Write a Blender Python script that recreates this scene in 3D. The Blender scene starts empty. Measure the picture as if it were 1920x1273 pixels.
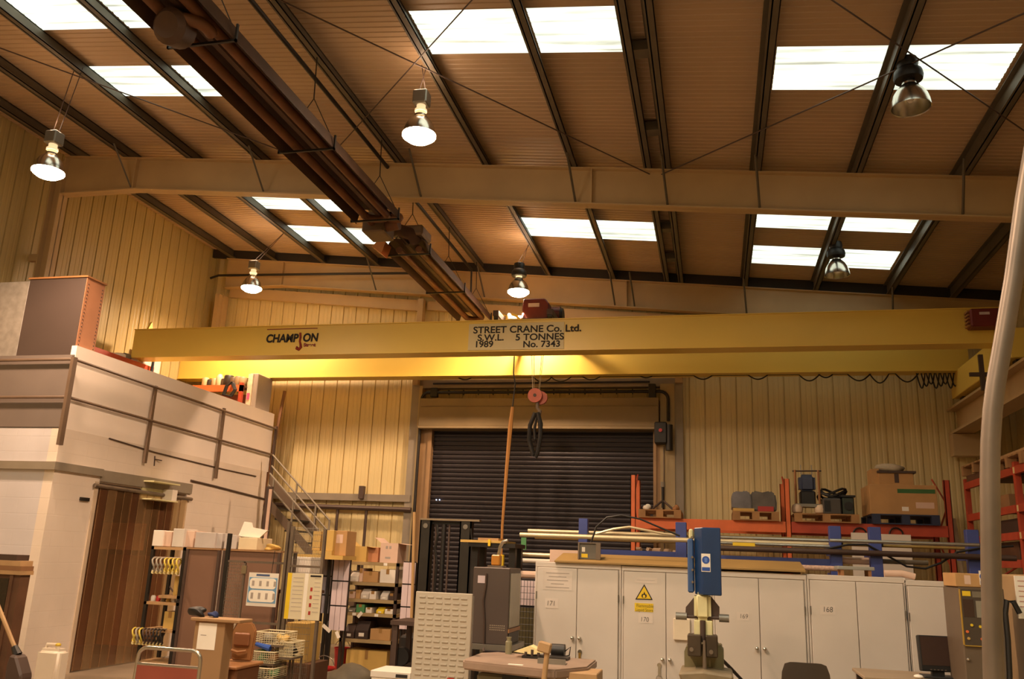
import bpy, bmesh, math, random
from mathutils import Vector, Matrix

random.seed(7)
S = bpy.context.scene
COL = S.collection
R = math.radians

# ------------------------------------------------------------------ camera
FPX = 1595.6
YAW, PITCH, ROLL, EYE = 0.23687, 0.25253, 0.04006, 1.8
_f = Vector((-math.sin(YAW) * math.cos(PITCH), math.cos(YAW) * math.cos(PITCH), math.sin(PITCH)))
_r = Vector((math.cos(YAW), math.sin(YAW), 0))
_u = _r.cross(_f)
_r2 = math.cos(ROLL) * _r + math.sin(ROLL) * _u
_u2 = -math.sin(ROLL) * _r + math.cos(ROLL) * _u
cam_data = bpy.data.cameras.new('camera')
cam_data.sensor_width = 36
cam_data.lens = FPX * 36 / 1920
cam_data.clip_end = 100
cam = bpy.data.objects.new('camera', cam_data)
COL.objects.link(cam)
m3 = Matrix((_r2, _u2, -_f)).transposed()
cam.matrix_world = Matrix.Translation((0, 0, EYE)) @ m3.to_4x4()
S.camera = cam

# ------------------------------------------------------------------ world, exposure
w = bpy.data.worlds.new('world')
S.world = w
w.use_nodes = True
w.node_tree.nodes['Background'].inputs[0].default_value = (.6, .68, .75, 1)
w.node_tree.nodes['Background'].inputs[1].default_value = .3
S.view_settings.view_transform = 'Standard'
S.view_settings.look = 'None'
S.view_settings.gamma = 1
S.view_settings.exposure = 0.6
S.cycles.max_bounces = 8
S.cycles.diffuse_bounces = 5
S.cycles.sample_clamp_indirect = 4
LAMP_COL = (1.0, .665, .43)
LAMP_W = 700
SKYLIGHT = 5.0


def at(px, py, X=None, Y=None, Z=None):
    """the point of the hall seen at a pixel of the photograph, on the plane X=, Y= or Z="""
    d = _r2 * (px - 960) + _u2 * (636.5 - py) + _f * FPX
    t = X / d.x if X is not None else Y / d.y if Y is not None else (Z - EYE) / d.z
    return Vector((0, 0, EYE)) + d * t


# ------------------------------------------------------------------ materials
def lin(h):
    h = h.lstrip('#')
    c = [int(h[i:i + 2], 16) / 255 for i in (0, 2, 4)]
    return tuple(((v + .055) / 1.055) ** 2.4 if v > .04045 else v / 12.92 for v in c)


_mats = {}


def mat(name, col, rough=.6, metal=0.0, var=.1, scale=3.0, bump=0.0, bscale=40.0, stretch=None):
    if name in _mats:
        return _mats[name]
    m = bpy.data.materials.new(name)
    m.use_nodes = True
    nt = m.node_tree
    N, L = nt.nodes, nt.links
    b = N['Principled BSDF']
    c = lin(col)
    b.inputs['Roughness'].default_value = rough
    b.inputs['Metallic'].default_value = metal
    tc = N.new('ShaderNodeTexCoord')
    mp = N.new('ShaderNodeMapping')
    L.new(tc.outputs['Object'], mp.inputs[0])
    if stretch:
        mp.inputs['Scale'].default_value = stretch
    nz = N.new('ShaderNodeTexNoise')
    nz.inputs['Scale'].default_value = scale
    nz.inputs['Detail'].default_value = 5
    L.new(mp.outputs[0], nz.inputs['Vector'])
    rp = N.new('ShaderNodeValToRGB')
    rp.color_ramp.elements[0].position = .3
    rp.color_ramp.elements[1].position = .7
    rp.color_ramp.elements[0].color = tuple(max(0, v * (1 - var)) for v in c) + (1,)
    rp.color_ramp.elements[1].color = tuple(min(1, v * (1 + var)) for v in c) + (1,)
    L.new(nz.outputs['Fac'], rp.inputs[0])
    L.new(rp.outputs[0], b.inputs['Base Color'])
    if bump:
        n2 = N.new('ShaderNodeTexNoise')
        n2.inputs['Scale'].default_value = bscale
        L.new(tc.outputs['Object'], n2.inputs['Vector'])
        bp = N.new('ShaderNodeBump')
        bp.inputs['Strength'].default_value = bump
        bp.inputs['Distance'].default_value = .01
        L.new(n2.outputs['Fac'], bp.inputs['Height'])
        L.new(bp.outputs[0], b.inputs['Normal'])
    _mats[name] = m
    return m


def block_mat(name, col, axis, bw=.44, bh=.215):
    """painted blockwork: a faint running bond in the plane of the wall"""
    if name in _mats:
        return _mats[name]
    m = mat(name, col, .75, 0, .07, 1.2)
    nt = m.node_tree
    N, L = nt.nodes, nt.links
    tc = N.new('ShaderNodeTexCoord')
    sp = N.new('ShaderNodeSeparateXYZ')
    cb = N.new('ShaderNodeCombineXYZ')
    L.new(tc.outputs['Object'], sp.inputs[0])
    L.new(sp.outputs['Y' if axis == 'X' else 'X'], cb.inputs[0])
    L.new(sp.outputs['Z'], cb.inputs[1])
    br = N.new('ShaderNodeTexBrick')
    br.inputs['Scale'].default_value = 1
    br.inputs['Brick Width'].default_value = bw
    br.inputs['Row Height'].default_value = bh
    br.inputs['Mortar Size'].default_value = .006
    br.inputs['Color1'].default_value = br.inputs['Color2'].default_value = (1, 1, 1, 1)
    br.inputs['Mortar'].default_value = (0, 0, 0, 1)
    L.new(cb.outputs[0], br.inputs['Vector'])
    bp = N.new('ShaderNodeBump')
    bp.inputs['Strength'].default_value = .5
    bp.inputs['Distance'].default_value = .008
    L.new(br.outputs['Color'], bp.inputs['Height'])
    L.new(bp.outputs[0], N['Principled BSDF'].inputs['Normal'])
    return m


def emit_mat(name, col, strength):
    if name in _mats:
        return _mats[name]
    m = bpy.data.materials.new(name)
    m.use_nodes = True
    b = m.node_tree.nodes['Principled BSDF']
    b.inputs['Base Color'].default_value = lin(col) + (1,)
    b.inputs['Emission Color'].default_value = lin(col) + (1,)
    b.inputs['Emission Strength'].default_value = strength
    _mats[name] = m
    return m


def skylight_mat(name, lo, hi):
    m = bpy.data.materials.new(name)
    m.use_nodes = True
    N, L = m.node_tree.nodes, m.node_tree.links
    b = N['Principled BSDF']
    b.inputs['Base Color'].default_value = lin('c8ccb8') + (1,)
    b.inputs['Roughness'].default_value = .4
    tc = N.new('ShaderNodeTexCoord')
    mp = N.new('ShaderNodeMapping')
    mp.inputs['Scale'].default_value = (.35, 5, 1)
    L.new(tc.outputs['Object'], mp.inputs[0])
    nz = N.new('ShaderNodeTexNoise')
    nz.inputs['Scale'].default_value = 2.2
    nz.inputs['Detail'].default_value = 4
    L.new(mp.outputs[0], nz.inputs[0])
    mr = N.new('ShaderNodeMapRange')
    mr.inputs[1].default_value, mr.inputs[2].default_value = .32, .62
    mr.inputs[3].default_value, mr.inputs[4].default_value = lo, hi
    L.new(nz.outputs['Fac'], mr.inputs[0])
    b.inputs['Emission Color'].default_value = (.92, 1.0, .84, 1)
    L.new(mr.outputs[0], b.inputs['Emission Strength'])
    return m


def clear_mat(name, col, fac, rough=.25, streak=None):
    """translucent plastic: part see-through, part diffuse"""
    m = bpy.data.materials.new(name)
    m.use_nodes = True
    N, L = m.node_tree.nodes, m.node_tree.links
    b = N['Principled BSDF']
    b.inputs['Base Color'].default_value = lin(col) + (1,)
    b.inputs['Roughness'].default_value = rough
    tr = N.new('ShaderNodeBsdfTransparent')
    tr.inputs[0].default_value = (.95, .9, .82, 1)
    mx = N.new('ShaderNodeMixShader')
    mx.inputs[0].default_value = fac
    L.new(tr.outputs[0], mx.inputs[1])
    L.new(b.outputs[0], mx.inputs[2])
    L.new(mx.outputs[0], N['Material Output'].inputs[0])
    return m


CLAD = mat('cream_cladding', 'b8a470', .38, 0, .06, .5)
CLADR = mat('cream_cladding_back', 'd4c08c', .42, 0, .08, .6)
ROOF = mat('roof_liner_sheet', 'b49878', .45, 0, .12, .5, stretch=(.3, 2, 1))
STEEL = mat('beige_painted_steel', 'b89c72', .5, 0, .08, 1.5)
PURLIN = mat('galvanised_purlin', '5c5344', .55, .1, .15, 2)
CONC = mat('concrete_floor', '8b7a66', .55, 0, .2, .8, .15, 30)
BLOCKX = block_mat('white_blockwork_side', 'e2d3c4', 'X')
BLOCKY = block_mat('white_blockwork_front', 'ccc6c8', 'Y')  # bluish grey tint puts cool daylight into the front wall's colour
BOARD = mat('white_board', 'efe2d6', .7, 0, .05, 1)
GREYP = mat('grey_panel', '74675f', .7, 0, .06, 2)
TRIMG = mat('grey_flashing', '8d8272', .55, .1, .1, 3)
DARK = mat('roof_gap_shade', '2a241f', .8)
YEL = mat('crane_yellow', 'e6c65c', .38, 0, .05, .8)
RED = mat('red_paint', '9c2f22', .5, 0, .15, 4)
ORA = mat('orange_rack_paint', 'e0703c', .5, 0, .12, 4)
ORAD = mat('dark_orange_rack_paint', 'b2452c', .5, 0, .15, 4)
BLU = mat('blue_rack_paint', '3c4a8c', .5, 0, .12, 4)
BLUM = mat('blue_machine_paint', '17355f', .35, 0, .1, 4)
BLK = mat('black_plastic', '1c1a19', .5, 0, .15, 6)
BLKM = mat('black_steel', '2b2724', .45, .3, .2, 5)
BRN = mat('brown_steel_panel', '7a5a48', .55, 0, .06, 2)
BRND = mat('dark_brown_steel', '4c3b33', .55, .1, .1, 3)
GRYM = mat('grey_steel', '8a857c', .4, .6, .1, 5)
ALU = mat('spun_aluminium', 'c9c6bd', .22, 1, .05, 5)
CHROME = mat('chrome_tube', 'b8aea0', .25, .9, .05, 5)
WHT = mat('white_paint', 'e6dccf', .45, 0, .04, 2)
CABW = mat('white_cabinet_paint', 'd6cbc0', .42, 0, .06, 1.3)
PAPER = mat('paper', 'f0e8da', .8, 0, .03, 5)
INK = mat('black_ink', '241f1c', .7)
INKF = mat('faint_print', 'a89c92', .8)
CARD = mat('cardboard', 'b98f5c', .8, 0, .08, 4)
CARDD = mat('dark_cardboard', '96704a', .8, 0, .1, 4)
CARDY = mat('yellow_cardboard', 'c8a45a', .8, 0, .08, 4)
CARDP = mat('pink_white_cardboard', 'd9b9a4', .8, 0, .06, 4)
WOOD = mat('pallet_wood', 'a2794d', .8, 0, .25, 3, .2, 60, (1, 1, 1))
WOODL = mat('pale_wood', 'ae8a60', .65, 0, .18, 4)
WOODD = mat('dark_wood', '5c3e2a', .6, 0, .25, 4)
RUST = mat('rusty_heater_steel', '4a3324', .6, .2, .3, 3)
RUSTT = mat('heater_tube_steel', '6a4429', .6, .3, .25, 4)
LILAC = mat('lilac_panel', 'd4c2c6', .55, 0, .06, 3)
SHUT = mat('brown_shutter_slats', '2b2529', .5, .2, .12, 2, stretch=(.4, 1, 6))
ROPEO = mat('orange_webbing', 'c08848', .7)
CABLE = mat('black_cable', '1d1a18', .5)
WIREM = mat('steel_wire', 'a5a096', .35, .8)
WIREW = mat('cream_wire', 'd9cba6', .5)
YELS = mat('yellow_sign', 'e8c52a', .5)
BLUS = mat('blue_sign', '2a4fa0', .5)
REDS = mat('red_sign', 'a8322a', .5)
REDP = mat('red_plastic', 'b02a2a', .4)
TUBEP = mat('pale_tube', 'd8c8a2', .35, .3, .1, 3)
TUBEB = mat('brass_tube', 'b49658', .35, .6, .1, 3)
TUBES = mat('steel_tube', 'b6b2a8', .28, .8, .1, 3)
GREEN = mat('green_tape', '4f8a55', .6)
TARP = mat('grey_shrink_wrap', '6f6d72', .35, 0, .25, 5)
PLGREY = mat('grey_plastic', '7d7668', .55, 0, .1, 4)
PLTAN = mat('tan_plastic', '9a6a40', .5, 0, .08, 3)
CREAMM = mat('cream_machine_paint', 'd8cf9e', .5, 0, .15, 6)
CASTI = mat('cast_iron_table', '9c8473', .5, .15, .15, 4)
GALV = mat('galvanised_pipe', '75675a', .42, .35, .2, 4)
JERRY = mat('translucent_white_plastic', 'e6d9c6', .45, 0, .04, 3)


# ------------------------------------------------------------------ objects
LOC = {}


def tag(o, label=None, cat=None, group=None, kind=None):
    if label:
        o['label'] = label
    if cat:
        o['category'] = cat
    if group:
        o['group'] = group
    if kind:
        o['kind'] = kind
    return o


def thing(name, loc, label, cat, group=None, rz=0, kind=None):
    o = bpy.data.objects.new(name, None)
    o.empty_display_size = .2
    COL.objects.link(o)
    o.location = loc
    o.rotation_euler = (0, 0, rz)
    LOC[o] = Vector(loc)
    return tag(o, label, cat, group, kind)


class B:
    """collects shapes (world coordinates unless the thing is built at the origin) into ONE mesh"""

    def __init__(s):
        s.bm = bmesh.new()

    def box(s, x0, x1, y0, y1, z0, z1):
        v = [s.bm.verts.new(p) for p in ((x0, y0, z0), (x1, y0, z0), (x1, y1, z0), (x0, y1, z0),
                                         (x0, y0, z1), (x1, y0, z1), (x1, y1, z1), (x0, y1, z1))]
        for f in ((3, 2, 1, 0), (4, 5, 6, 7), (0, 1, 5, 4), (1, 2, 6, 5), (2, 3, 7, 6), (3, 0, 4, 7)):
            s.bm.faces.new([v[i] for i in f])
        return s

    def obox(s, c, size, M=None):
        """oriented box: centre, size, rotation matrix"""
        v = []
        for dz in (-.5, .5):
            for dx, dy in ((-.5, -.5), (.5, -.5), (.5, .5), (-.5, .5)):
                p = Vector((dx * size[0], dy * size[1], dz * size[2]))
                v.append(s.bm.verts.new((M @ p if M else p) + Vector(c)))
        for f in ((3, 2, 1, 0), (4, 5, 6, 7), (0, 1, 5, 4), (1, 2, 6, 5), (2, 3, 7, 6), (3, 0, 4, 7)):
            s.bm.faces.new([v[i] for i in f])
        return s

    def tube(s, pts, r, seg=8, closed=False):
        pts = [Vector(p) for p in pts]
        n = len(pts)
        rs = r if isinstance(r, (list, tuple)) else [r] * n
        rings = []
        up = None
        for i, p in enumerate(pts):
            if closed:
                t = (pts[(i + 1) % n] - pts[i - 1])
            else:
                t = pts[min(i + 1, n - 1)] - pts[max(i - 1, 0)]
            t.normalize()
            if up is None:
                up = Vector((0, 0, 1)) if abs(t.z) < .9 else Vector((1, 0, 0))
            a = t.cross(up)
            if a.length < 1e-4:
                a = t.orthogonal()
            a.normalize()
            b = a.cross(t).normalized()
            up = b
            rings.append([s.bm.verts.new(p + (a * math.cos(q) + b * math.sin(q)) * rs[i])
                          for q in (2 * math.pi * k / seg for k in range(seg))])
        m = n if closed else n - 1
        for i in range(m):
            A, C = rings[i], rings[(i + 1) % n]
            for k in range(seg):
                s.bm.faces.new((A[k], A[(k + 1) % seg], C[(k + 1) % seg], C[k]))
        if not closed:
            s.bm.faces.new(rings[0][::-1])
            s.bm.faces.new(rings[-1])
        return s

    def cyl(s, p, q, r, r2=None, seg=14):
        return s.tube([p, q], [r, r if r2 is None else r2], seg)

    def lathe(s, prof, c=(0, 0, 0), seg=24, M=None, cap=True):
        """profile of (radius, height) turned about z at c"""
        rings = []
        for r, z in prof:
            ring = []
            for k in range(seg):
                a = 2 * math.pi * k / seg
                p = Vector((r * math.cos(a), r * math.sin(a), z))
                ring.append(s.bm.verts.new((M @ p if M else p) + Vector(c)))
            rings.append(ring)
        for A, C in zip(rings, rings[1:]):
            for k in range(seg):
                s.bm.faces.new((A[k], A[(k + 1) % seg], C[(k + 1) % seg], C[k]))
        if cap and prof[0][0] > 1e-4:
            s.bm.faces.new(rings[0][::-1])
        if cap and prof[-1][0] > 1e-4:
            s.bm.faces.new(rings[-1])
        return s

    def prism(s, poly, ax, a0, a1, off=(0, 0, 0)):
        """polygon in the plane across axis ax, extruded from a0 to a1"""
        def P(u, v, a):
            return Vector({'X': (a, u, v), 'Y': (u, a, v), 'Z': (u, v, a)}[ax]) + Vector(off)
        A = [s.bm.verts.new(P(u, v, a0)) for u, v in poly]
        C = [s.bm.verts.new(P(u, v, a1)) for u, v in poly]
        n = len(poly)
        for i in range(n):
            s.bm.faces.new((A[i], A[(i + 1) % n], C[(i + 1) % n], C[i]))
        s.bm.faces.new(A[::-1])
        s.bm.faces.new(C)
        return s

    def quad(s, *p):
        s.bm.faces.new([s.bm.verts.new(v) for v in p])
        return s

    def sphere(s, c, r, sz=1.0, seg=12):
        prof = [(max(1e-5, r * math.sin(t)), -r * sz * math.cos(t)) for t in (math.pi * i / 8 for i in range(9))]
        return s.lathe(prof, c, seg)

    def build(s, name, m, parent=None, smooth=False, bevel=0.0, local=False, segs=1):
        bm = s.bm
        bmesh.ops.recalc_face_normals(bm, faces=bm.faces)
        if bevel:
            ed = [e for e in bm.edges if len(e.link_faces) == 2 and e.calc_face_angle(0) > .5]
            bmesh.ops.bevel(bm, geom=ed, offset=bevel, segments=segs, affect='EDGES', clamp_overlap=True)
        L = Vector((0, 0, 0))
        if parent is not None:
            L = LOC[parent]
        o_loc = None
        if parent is None and not local:
            if bm.verts:
                xs = [v.co for v in bm.verts]
                o_loc = Vector(((min(v.x for v in xs) + max(v.x for v in xs)) / 2,
                                (min(v.y for v in xs) + max(v.y for v in xs)) / 2, min(v.z for v in xs)))
                L = o_loc
        if not local and L.length:
            bmesh.ops.translate(bm, verts=bm.verts, vec=-L)
        me = bpy.data.meshes.new(name)
        bm.to_mesh(me)
        bm.free()
        me.materials.append(m)
        if smooth:
            for p in me.polygons:
                p.use_smooth = True
            try:
                me.set_sharp_from_angle(angle=R(40))
            except Exception:
                pass
        o = bpy.data.objects.new(name, me)
        COL.objects.link(o)
        LOC[o] = L
        if parent is not None:
            o.parent = parent
        elif o_loc is not None:
            o.location = o_loc
        return o


def copy_thing(o, parent=None):
    c = o.copy()
    COL.objects.link(c)
    LOC[c] = LOC.get(o, Vector())
    if parent is not None:
        c.parent = parent
    for ch in list(o.children):
        copy_thing(ch, c)
    return c


def text(name, body, size, p, parent, m, align='LEFT', bold=0.0, shear=0.0, xs=1.0, face='Y', depth=.002):
    """raised lettering facing the camera side (face Y: looks to -Y; face X: looks to +X)"""
    cu = bpy.data.curves.new(name, 'FONT')
    cu.body = body
    cu.size = size
    cu.align_x = align
    cu.offset = bold
    cu.shear = shear
    cu.extrude = depth
    o = bpy.data.objects.new(name, cu)
    COL.objects.link(o)
    o.rotation_euler = (R(90), 0, 0 if face == 'Y' else R(90))
    o.location = Vector(p) - LOC[parent]
    o.scale = (xs, 1, 1)
    o.parent = parent
    bpy.context.view_layer.update()
    me = bpy.data.meshes.new_from_object(o.evaluated_get(bpy.context.evaluated_depsgraph_get()))
    me.materials.clear()
    me.materials.append(m)
    q = bpy.data.objects.new(name, me)
    COL.objects.link(q)
    q.rotation_euler, q.location, q.scale, q.parent = o.rotation_euler, o.location, o.scale, o.parent
    bpy.data.objects.remove(o)
    bpy.data.curves.remove(cu)
    LOC[q] = Vector(p)
    return q


def struct(b, name, m, **k):
    o = b.build(name, m, **k)
    o['kind'] = 'structure'
    return o


def arc(c, r, a0, a1, n, plane='YZ'):
    out = []
    for i in range(n + 1):
        a = R(a0 + (a1 - a0) * i / n)
        u, v = r * math.cos(a), r * math.sin(a)
        out.append(Vector(c) + Vector({'YZ': (0, u, v), 'XZ': (u, 0, v), 'XY': (u, v, 0)}[plane]))
    return out


ORD = ['first', 'second', 'third', 'fourth', 'fifth', 'sixth', 'seventh', 'eighth', 'ninth', 'tenth']
# ================================================================== THE SETTING
XL, XR, YB, YF = -11.3, 5.35, 17.0, -8.0
SL = .0955


def zr(x, off=0.0):
    return 7.27 + off - SL * x


struct(B().box(XL - .3, XR + .3, YF - .3, YB + .3, -.2, 0), 'floor', CONC, local=True)


def cladding(u0, u1, place, pitch=.3):
    """liner panel profile: flat trays with a narrow recessed joint and two shallow stiffeners; place(u, depth, top)"""
    b = B()
    prof = []
    u = u0
    while u < u1:
        for du, d in ((0, 0), (.085, 0), (.095, -.004), (.115, -.004), (.125, 0), (.18, 0), (.19, -.004), (.21, -.004), (.22, 0), (.272, 0), (.276, -.03), (.296, -.03)):
            if u + du <= u1:
                prof.append((u + du, d))
        u += pitch
    prof.append((u1, 0))
    lo = [b.bm.verts.new(place(u, d, 0)) for u, d in prof]
    hi = [b.bm.verts.new(place(u, d, 1)) for u, d in prof]
    lo2 = [b.bm.verts.new(place(u, -.12, 0)) for u in (u0, u1)]
    hi2 = [b.bm.verts.new(place(u, -.12, 1)) for u in (u0, u1)]
    for i in range(len(prof) - 1):
        b.bm.faces.new((lo[i], lo[i + 1], hi[i + 1], hi[i]))
    b.bm.faces.new((lo2[0], lo2[1], hi2[1], hi2[0]))
    b.bm.faces.new((lo[0], hi[0], hi2[0], lo2[0]))
    b.bm.faces.new((lo[-1], hi[-1], hi2[1], lo2[1]))
    return b


# back gable: left of the roller door, above it, right of it
DX0, DX1, DZ1 = -6.05, -.72, 5.25
gp = lambda z0: (lambda u, d, t: (u, YB - d, zr(u, .24) if t else z0))
b = cladding(XL, DX0, gp(0))
struct(b, 'wall_back', CLADR, local=True)
struct(cladding(DX0, DX1, gp(DZ1)), 'wall_back_over_door', CLADR, local=True)
struct(cladding(DX1, XR, gp(0)), 'wall_back_right', CLADR, local=True)
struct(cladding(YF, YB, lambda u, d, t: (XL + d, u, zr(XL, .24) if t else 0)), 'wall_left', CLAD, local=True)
struct(cladding(YF, YB, lambda u, d, t: (XR - d, u, zr(XR, .24) if t else 0)), 'wall_right', CLADR, local=True)
struct(cladding(XL, XR, lambda u, d, t: (u, YF + d, zr(u, .24) if t else 0)), 'wall_front', CLADR, local=True)

# roof: trapezoidal sheet with ribs running down the slope, openings left for the rooflights
PIT = .1
SKY = [(-8.45, -7.2, 7.2, 8.1), (-7.12, -6.3, 7.2, 8.1), (-8.45, -7.2, 8.95, 9.75), (-7.12, -6.3, 8.95, 9.75),
       (-3.27, -1.98, 7.9, 8.75), (-1.9, -.85, 7.9, 8.75),
       (.78, 1.97, 7.0, 7.62), (2.1, 3.2, 7.0, 7.62), (.78, 1.97, 8.72, 9.62), (2.1, 3.2, 8.72, 9.62),
       ] + [(xa, xb, ya, ya + 2.2) for ya in (-6.6, -2.2, 2.0) for xa, xb in ((-8.45, -7.2), (-7.12, -6.3), (-3.27, -1.98), (-1.9, -.85), (.78, 1.97), (2.1, 3.2))] + [  # unseen rooflights added over the near bays for extra daylight
       (-8.6, -7.35, 13.35, 14.0), (-7.25, -6.45, 13.35, 14.0), (-8.6, -7.35, 14.88, 15.77), (-7.25, -6.45, 14.88, 15.77),
       (-3.3, -2.05, 13.97, 14.85), (-1.97, -.83, 13.97, 14.85),
       (.78, 1.97, 13.35, 14.0), (2.1, 3.2, 13.35, 14.0), (.78, 1.97, 14.87, 15.8), (2.1, 3.2, 14.87, 15.8)]
prof = []
y = YF
while y < YB:
    for dy, d in ((0, 0), (.06, 0), (.07, .009), (.09, .009)):
        prof.append((y + dy, d))
    y += PIT
prof.append((YB, 0))
b = B()
pan = [B() for _ in SKY]
for (y0, d0), (y1, d1) in zip(prof, prof[1:]):
    ym = (y0 + y1) / 2
    cuts = sorted((s[0], s[1], i) for i, s in enumerate(SKY) if s[2] <= ym < s[3])
    x = XL
    segs = []
    for a, c, i in cuts:
        segs.append((x, a, b))
        segs.append((a, c, pan[i]))
        x = c
    segs.append((x, XR, b))
    for a, c, t in segs:
        t.quad((a, y0, zr(a, .2) + d0), (c, y0, zr(c, .2) + d0), (c, y1, zr(c, .2) + d1), (a, y1, zr(a, .2) + d1))
# the outer weather sheet above the liner
b.quad((XL, YF, zr(XL, .34)), (XR, YF, zr(XR, .34)), (XR, YB, zr(XR, .34)), (XL, YB, zr(XL, .34)))
struct(b, 'ceiling', ROOF, local=True)
SKM = skylight_mat('dusty_rooflight', .36, 1.25)
SKN = skylight_mat('added_rooflight', 2.5, SKYLIGHT)  # added panels behind the camera, made brighter than the visible ones
for i, p in enumerate(pan):
    struct(p, 'window_%d' % (i + 1), SKM if SKY[i][2] > 6.5 else SKN, local=True)

# purlins (Z sections) along the hall
PX = [-10.75, -9.68, -8.45, -7.15, -6.0, -4.72, -3.3, -1.95, -.86, -.58, .66, 1.98, 3.3, 4.4]
for x in PX:
    z = zr(x)
    b = B().box(x - .008, x + .008, YF, YB, z, z + .2 - SL * .02)
    b.box(x - .03, x + .08, YF, YB, z, z + .012)
    b.box(x - .065, x + .008, YF, YB, z + .18, z + .192)
    b.box(x + .07, x + .08, YF, YB, z, z + .025)
    struct(b, 'roof_purlin', PURLIN)
# packers between the double purlin
for yy in (8.55, 10.4, 12.4, 13.9, 15.4):
    struct(B().box(-.85, -.575, yy - .09, yy + .09, zr(-.72) + .03, zr(-.72) + .15), 'purlin_packer', PURLIN)


def rafter(yc, gable=False):
    """I-section portal rafter, its haunch at the left eave, its fly braces as parts"""
    x0, x1, d = -10.9, XR - .05, .58
    fl = .09
    root = thing('roof_rafter', (0, yc, zr(0) - d), None, None, kind='structure')
    b = B()

    def strip(xa, za0, za1, xb, zb0, zb1, ya, yb):
        v = [(xa, ya, za0), (xb, ya, zb0), (xb, yb, zb0), (xa, yb, za0), (xa, ya, za1), (xb, ya, zb1), (xb, yb, zb1), (xa, yb, za1)]
        vv = [b.bm.verts.new(p) for p in v]
        for f in ((3, 2, 1, 0), (4, 5, 6, 7), (0, 1, 5, 4), (1, 2, 6, 5), (2, 3, 7, 6), (3, 0, 4, 7)):
            b.bm.faces.new([vv[i] for i in f])
    strip(x0, zr(x0) - .02, zr(x0), x1, zr(x1) - .02, zr(x1), yc - fl, yc + fl)
    xs = [x0, -9.4, x1]
    bot = [zr(x0) - d - .14, zr(-9.4) - d, zr(x1) - d]
    for i in (0, 1):
        strip(xs[i], bot[i], bot[i] + .02, xs[i + 1], bot[i + 1], bot[i + 1] + .02, yc - fl, yc + fl)
        strip(xs[i], bot[i], zr(xs[i]), xs[i + 1], bot[i + 1], zr(xs[i + 1]), yc - .007, yc + .007)
    b.build('web', STEEL, root)
    for x in (-9.45, -1.66):
        B().box(x - .012, x + .012, yc - .085, yc - .008, zr(x) - d + .02, zr(x) - .02).build('stiffener', STEEL, root)
    for x in ((-9.55, -7.05, -5.6, -4.35, -1.95, -.62, .64, 3.2) if not gable else (-7.2, -4.72, -1.95, -1.55, .64, 3.3)):
        zb = zr(x) - d + .03
        q = Vector((x, yc - .55, zr(x) + .02))
        p = Vector((x + .06, yc - .06, zb))
        B().tube([q, p], .018, 4).build('brace', PURLIN, root)
    return root


for yc in (11.5, 6.0, .5, -5.0):
    rafter(yc)
rafter(16.72, True)
# eave column flanges on the left wall and right wall
for yc in (11.5, 6.0, .5, -5.0):
    for xa, xb in ((-11.08, -10.86), (XR - .5, XR - .03)):
        b = B().box(xa, xa + .02, yc - .1, yc + .1, 0, zr(xa) - .05).box(xb - .02, xb, yc - .1, yc + .1, 0, zr(xb) - .05)
        b.box(xa, xb, yc - .006, yc + .006, 0, zr(xb) - .05)
        if xa < 0:
            for zz in (2.2, 4.6, 6.4):
                b.box(XL - .02, xa, yc - .04, yc + .04, zz, zz + .12)
        struct(b, 'eave_column', STEEL)
struct(B().box(-11.02, -10.84, 16.62, 16.82, 0, 7.4).box(-10.98, -10.88, 16.5, 16.62, 0, 7.4), 'gable_column', STEEL)
struct(B().box(-6.17, -6.05, 16.72, 16.92, 5.3, 7.2), 'gable_column', STEEL)
struct(B().box(-.7, -.55, 16.74, 16.92, 5.3, 6.6), 'gable_column', STEEL)
# sheeting rail sloping under the gable rafter, and the dark conduit above it
for k, (xa, za, xb, zb, hh) in enumerate(((-10.85, 7.55, -6.15, 7.08, .24), (-6.0, 7.08, -.6, 6.62, .2), (-.5, 6.62, 5.2, 6.1, .22))):
    b = B()
    M = Matrix.Rotation(-math.atan2(zb - za, xb - xa), 3, 'Y')
    b.obox(((xa + xb) / 2, 16.9, (za + zb) / 2), (math.hypot(xb - xa, zb - za), .1, hh), M)
    struct(b, 'gable_rail', STEEL)
tag(B().tube([(-11.2, 16.55, 7.8), (-11.0, 16.55, 7.86), (-7.25, 16.55, 7.76), (-5.4, 16.55, 7.7)], .028).build('conduit', BLKM),
    'thin dark conduit running below the far roof edge above the left gable wall', 'pipe')
# horizontal flashings low on the back wall, left of the door, with the pipe below and its droppers
struct(B().box(-10.9, -6.1, 16.86, 16.97, 2.86, 3.0), 'trim_1', TRIMG)
pp = thing('wall_pipe', (-7.5, 16.85, 0), 'dark horizontal pipe with droppers low on the cream gable wall', 'pipe')
B().tube([(-10.8, 16.84, 2.74), (-6.05, 16.84, 2.7)], .05).build('pipe', BRND, pp)
for px in (592, 633, 687):
    x = at(px, 950, Y=16.84).x
    B().tube([(x, 16.86, 2.72), (x, 16.86, 0)], .032).build('dropper', BRND, pp)
x = at(678, 930, Y=16.84).x
B().box(x - .05, x + .05, 16.78, 16.9, 2.9, 3.16).build('bracket', BRND, pp)

# roof bracing rods (crossed under the purlins)
RODS = [((525, 0), (1215, 325)), ((885, 0), (640, 270)), ((1245, 325), (1920, 25)), ((1560, 0), (1920, 245)), ((0, 90), (590, 305))]


def roofpt(px, py, off=-.05):
    d = _r2 * (px - 960) + _u2 * (636.5 - py) + _f * FPX
    t = (7.27 + off - EYE) / (d.z + SL * d.x)
    return Vector((0, 0, EYE)) + d * t


for a, c in RODS:
    p, q = roofpt(*a), roofpt(*c)
    if p.y > q.y:
        p, q = q, p
    d = (q - p).normalized()
    s = min(abs((p.y - 6.0) / d.y), 3.2)
    struct(B().tube([p - d * s, q + d * .1], .009, 6), 'bracing_rod', BRND)

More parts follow.
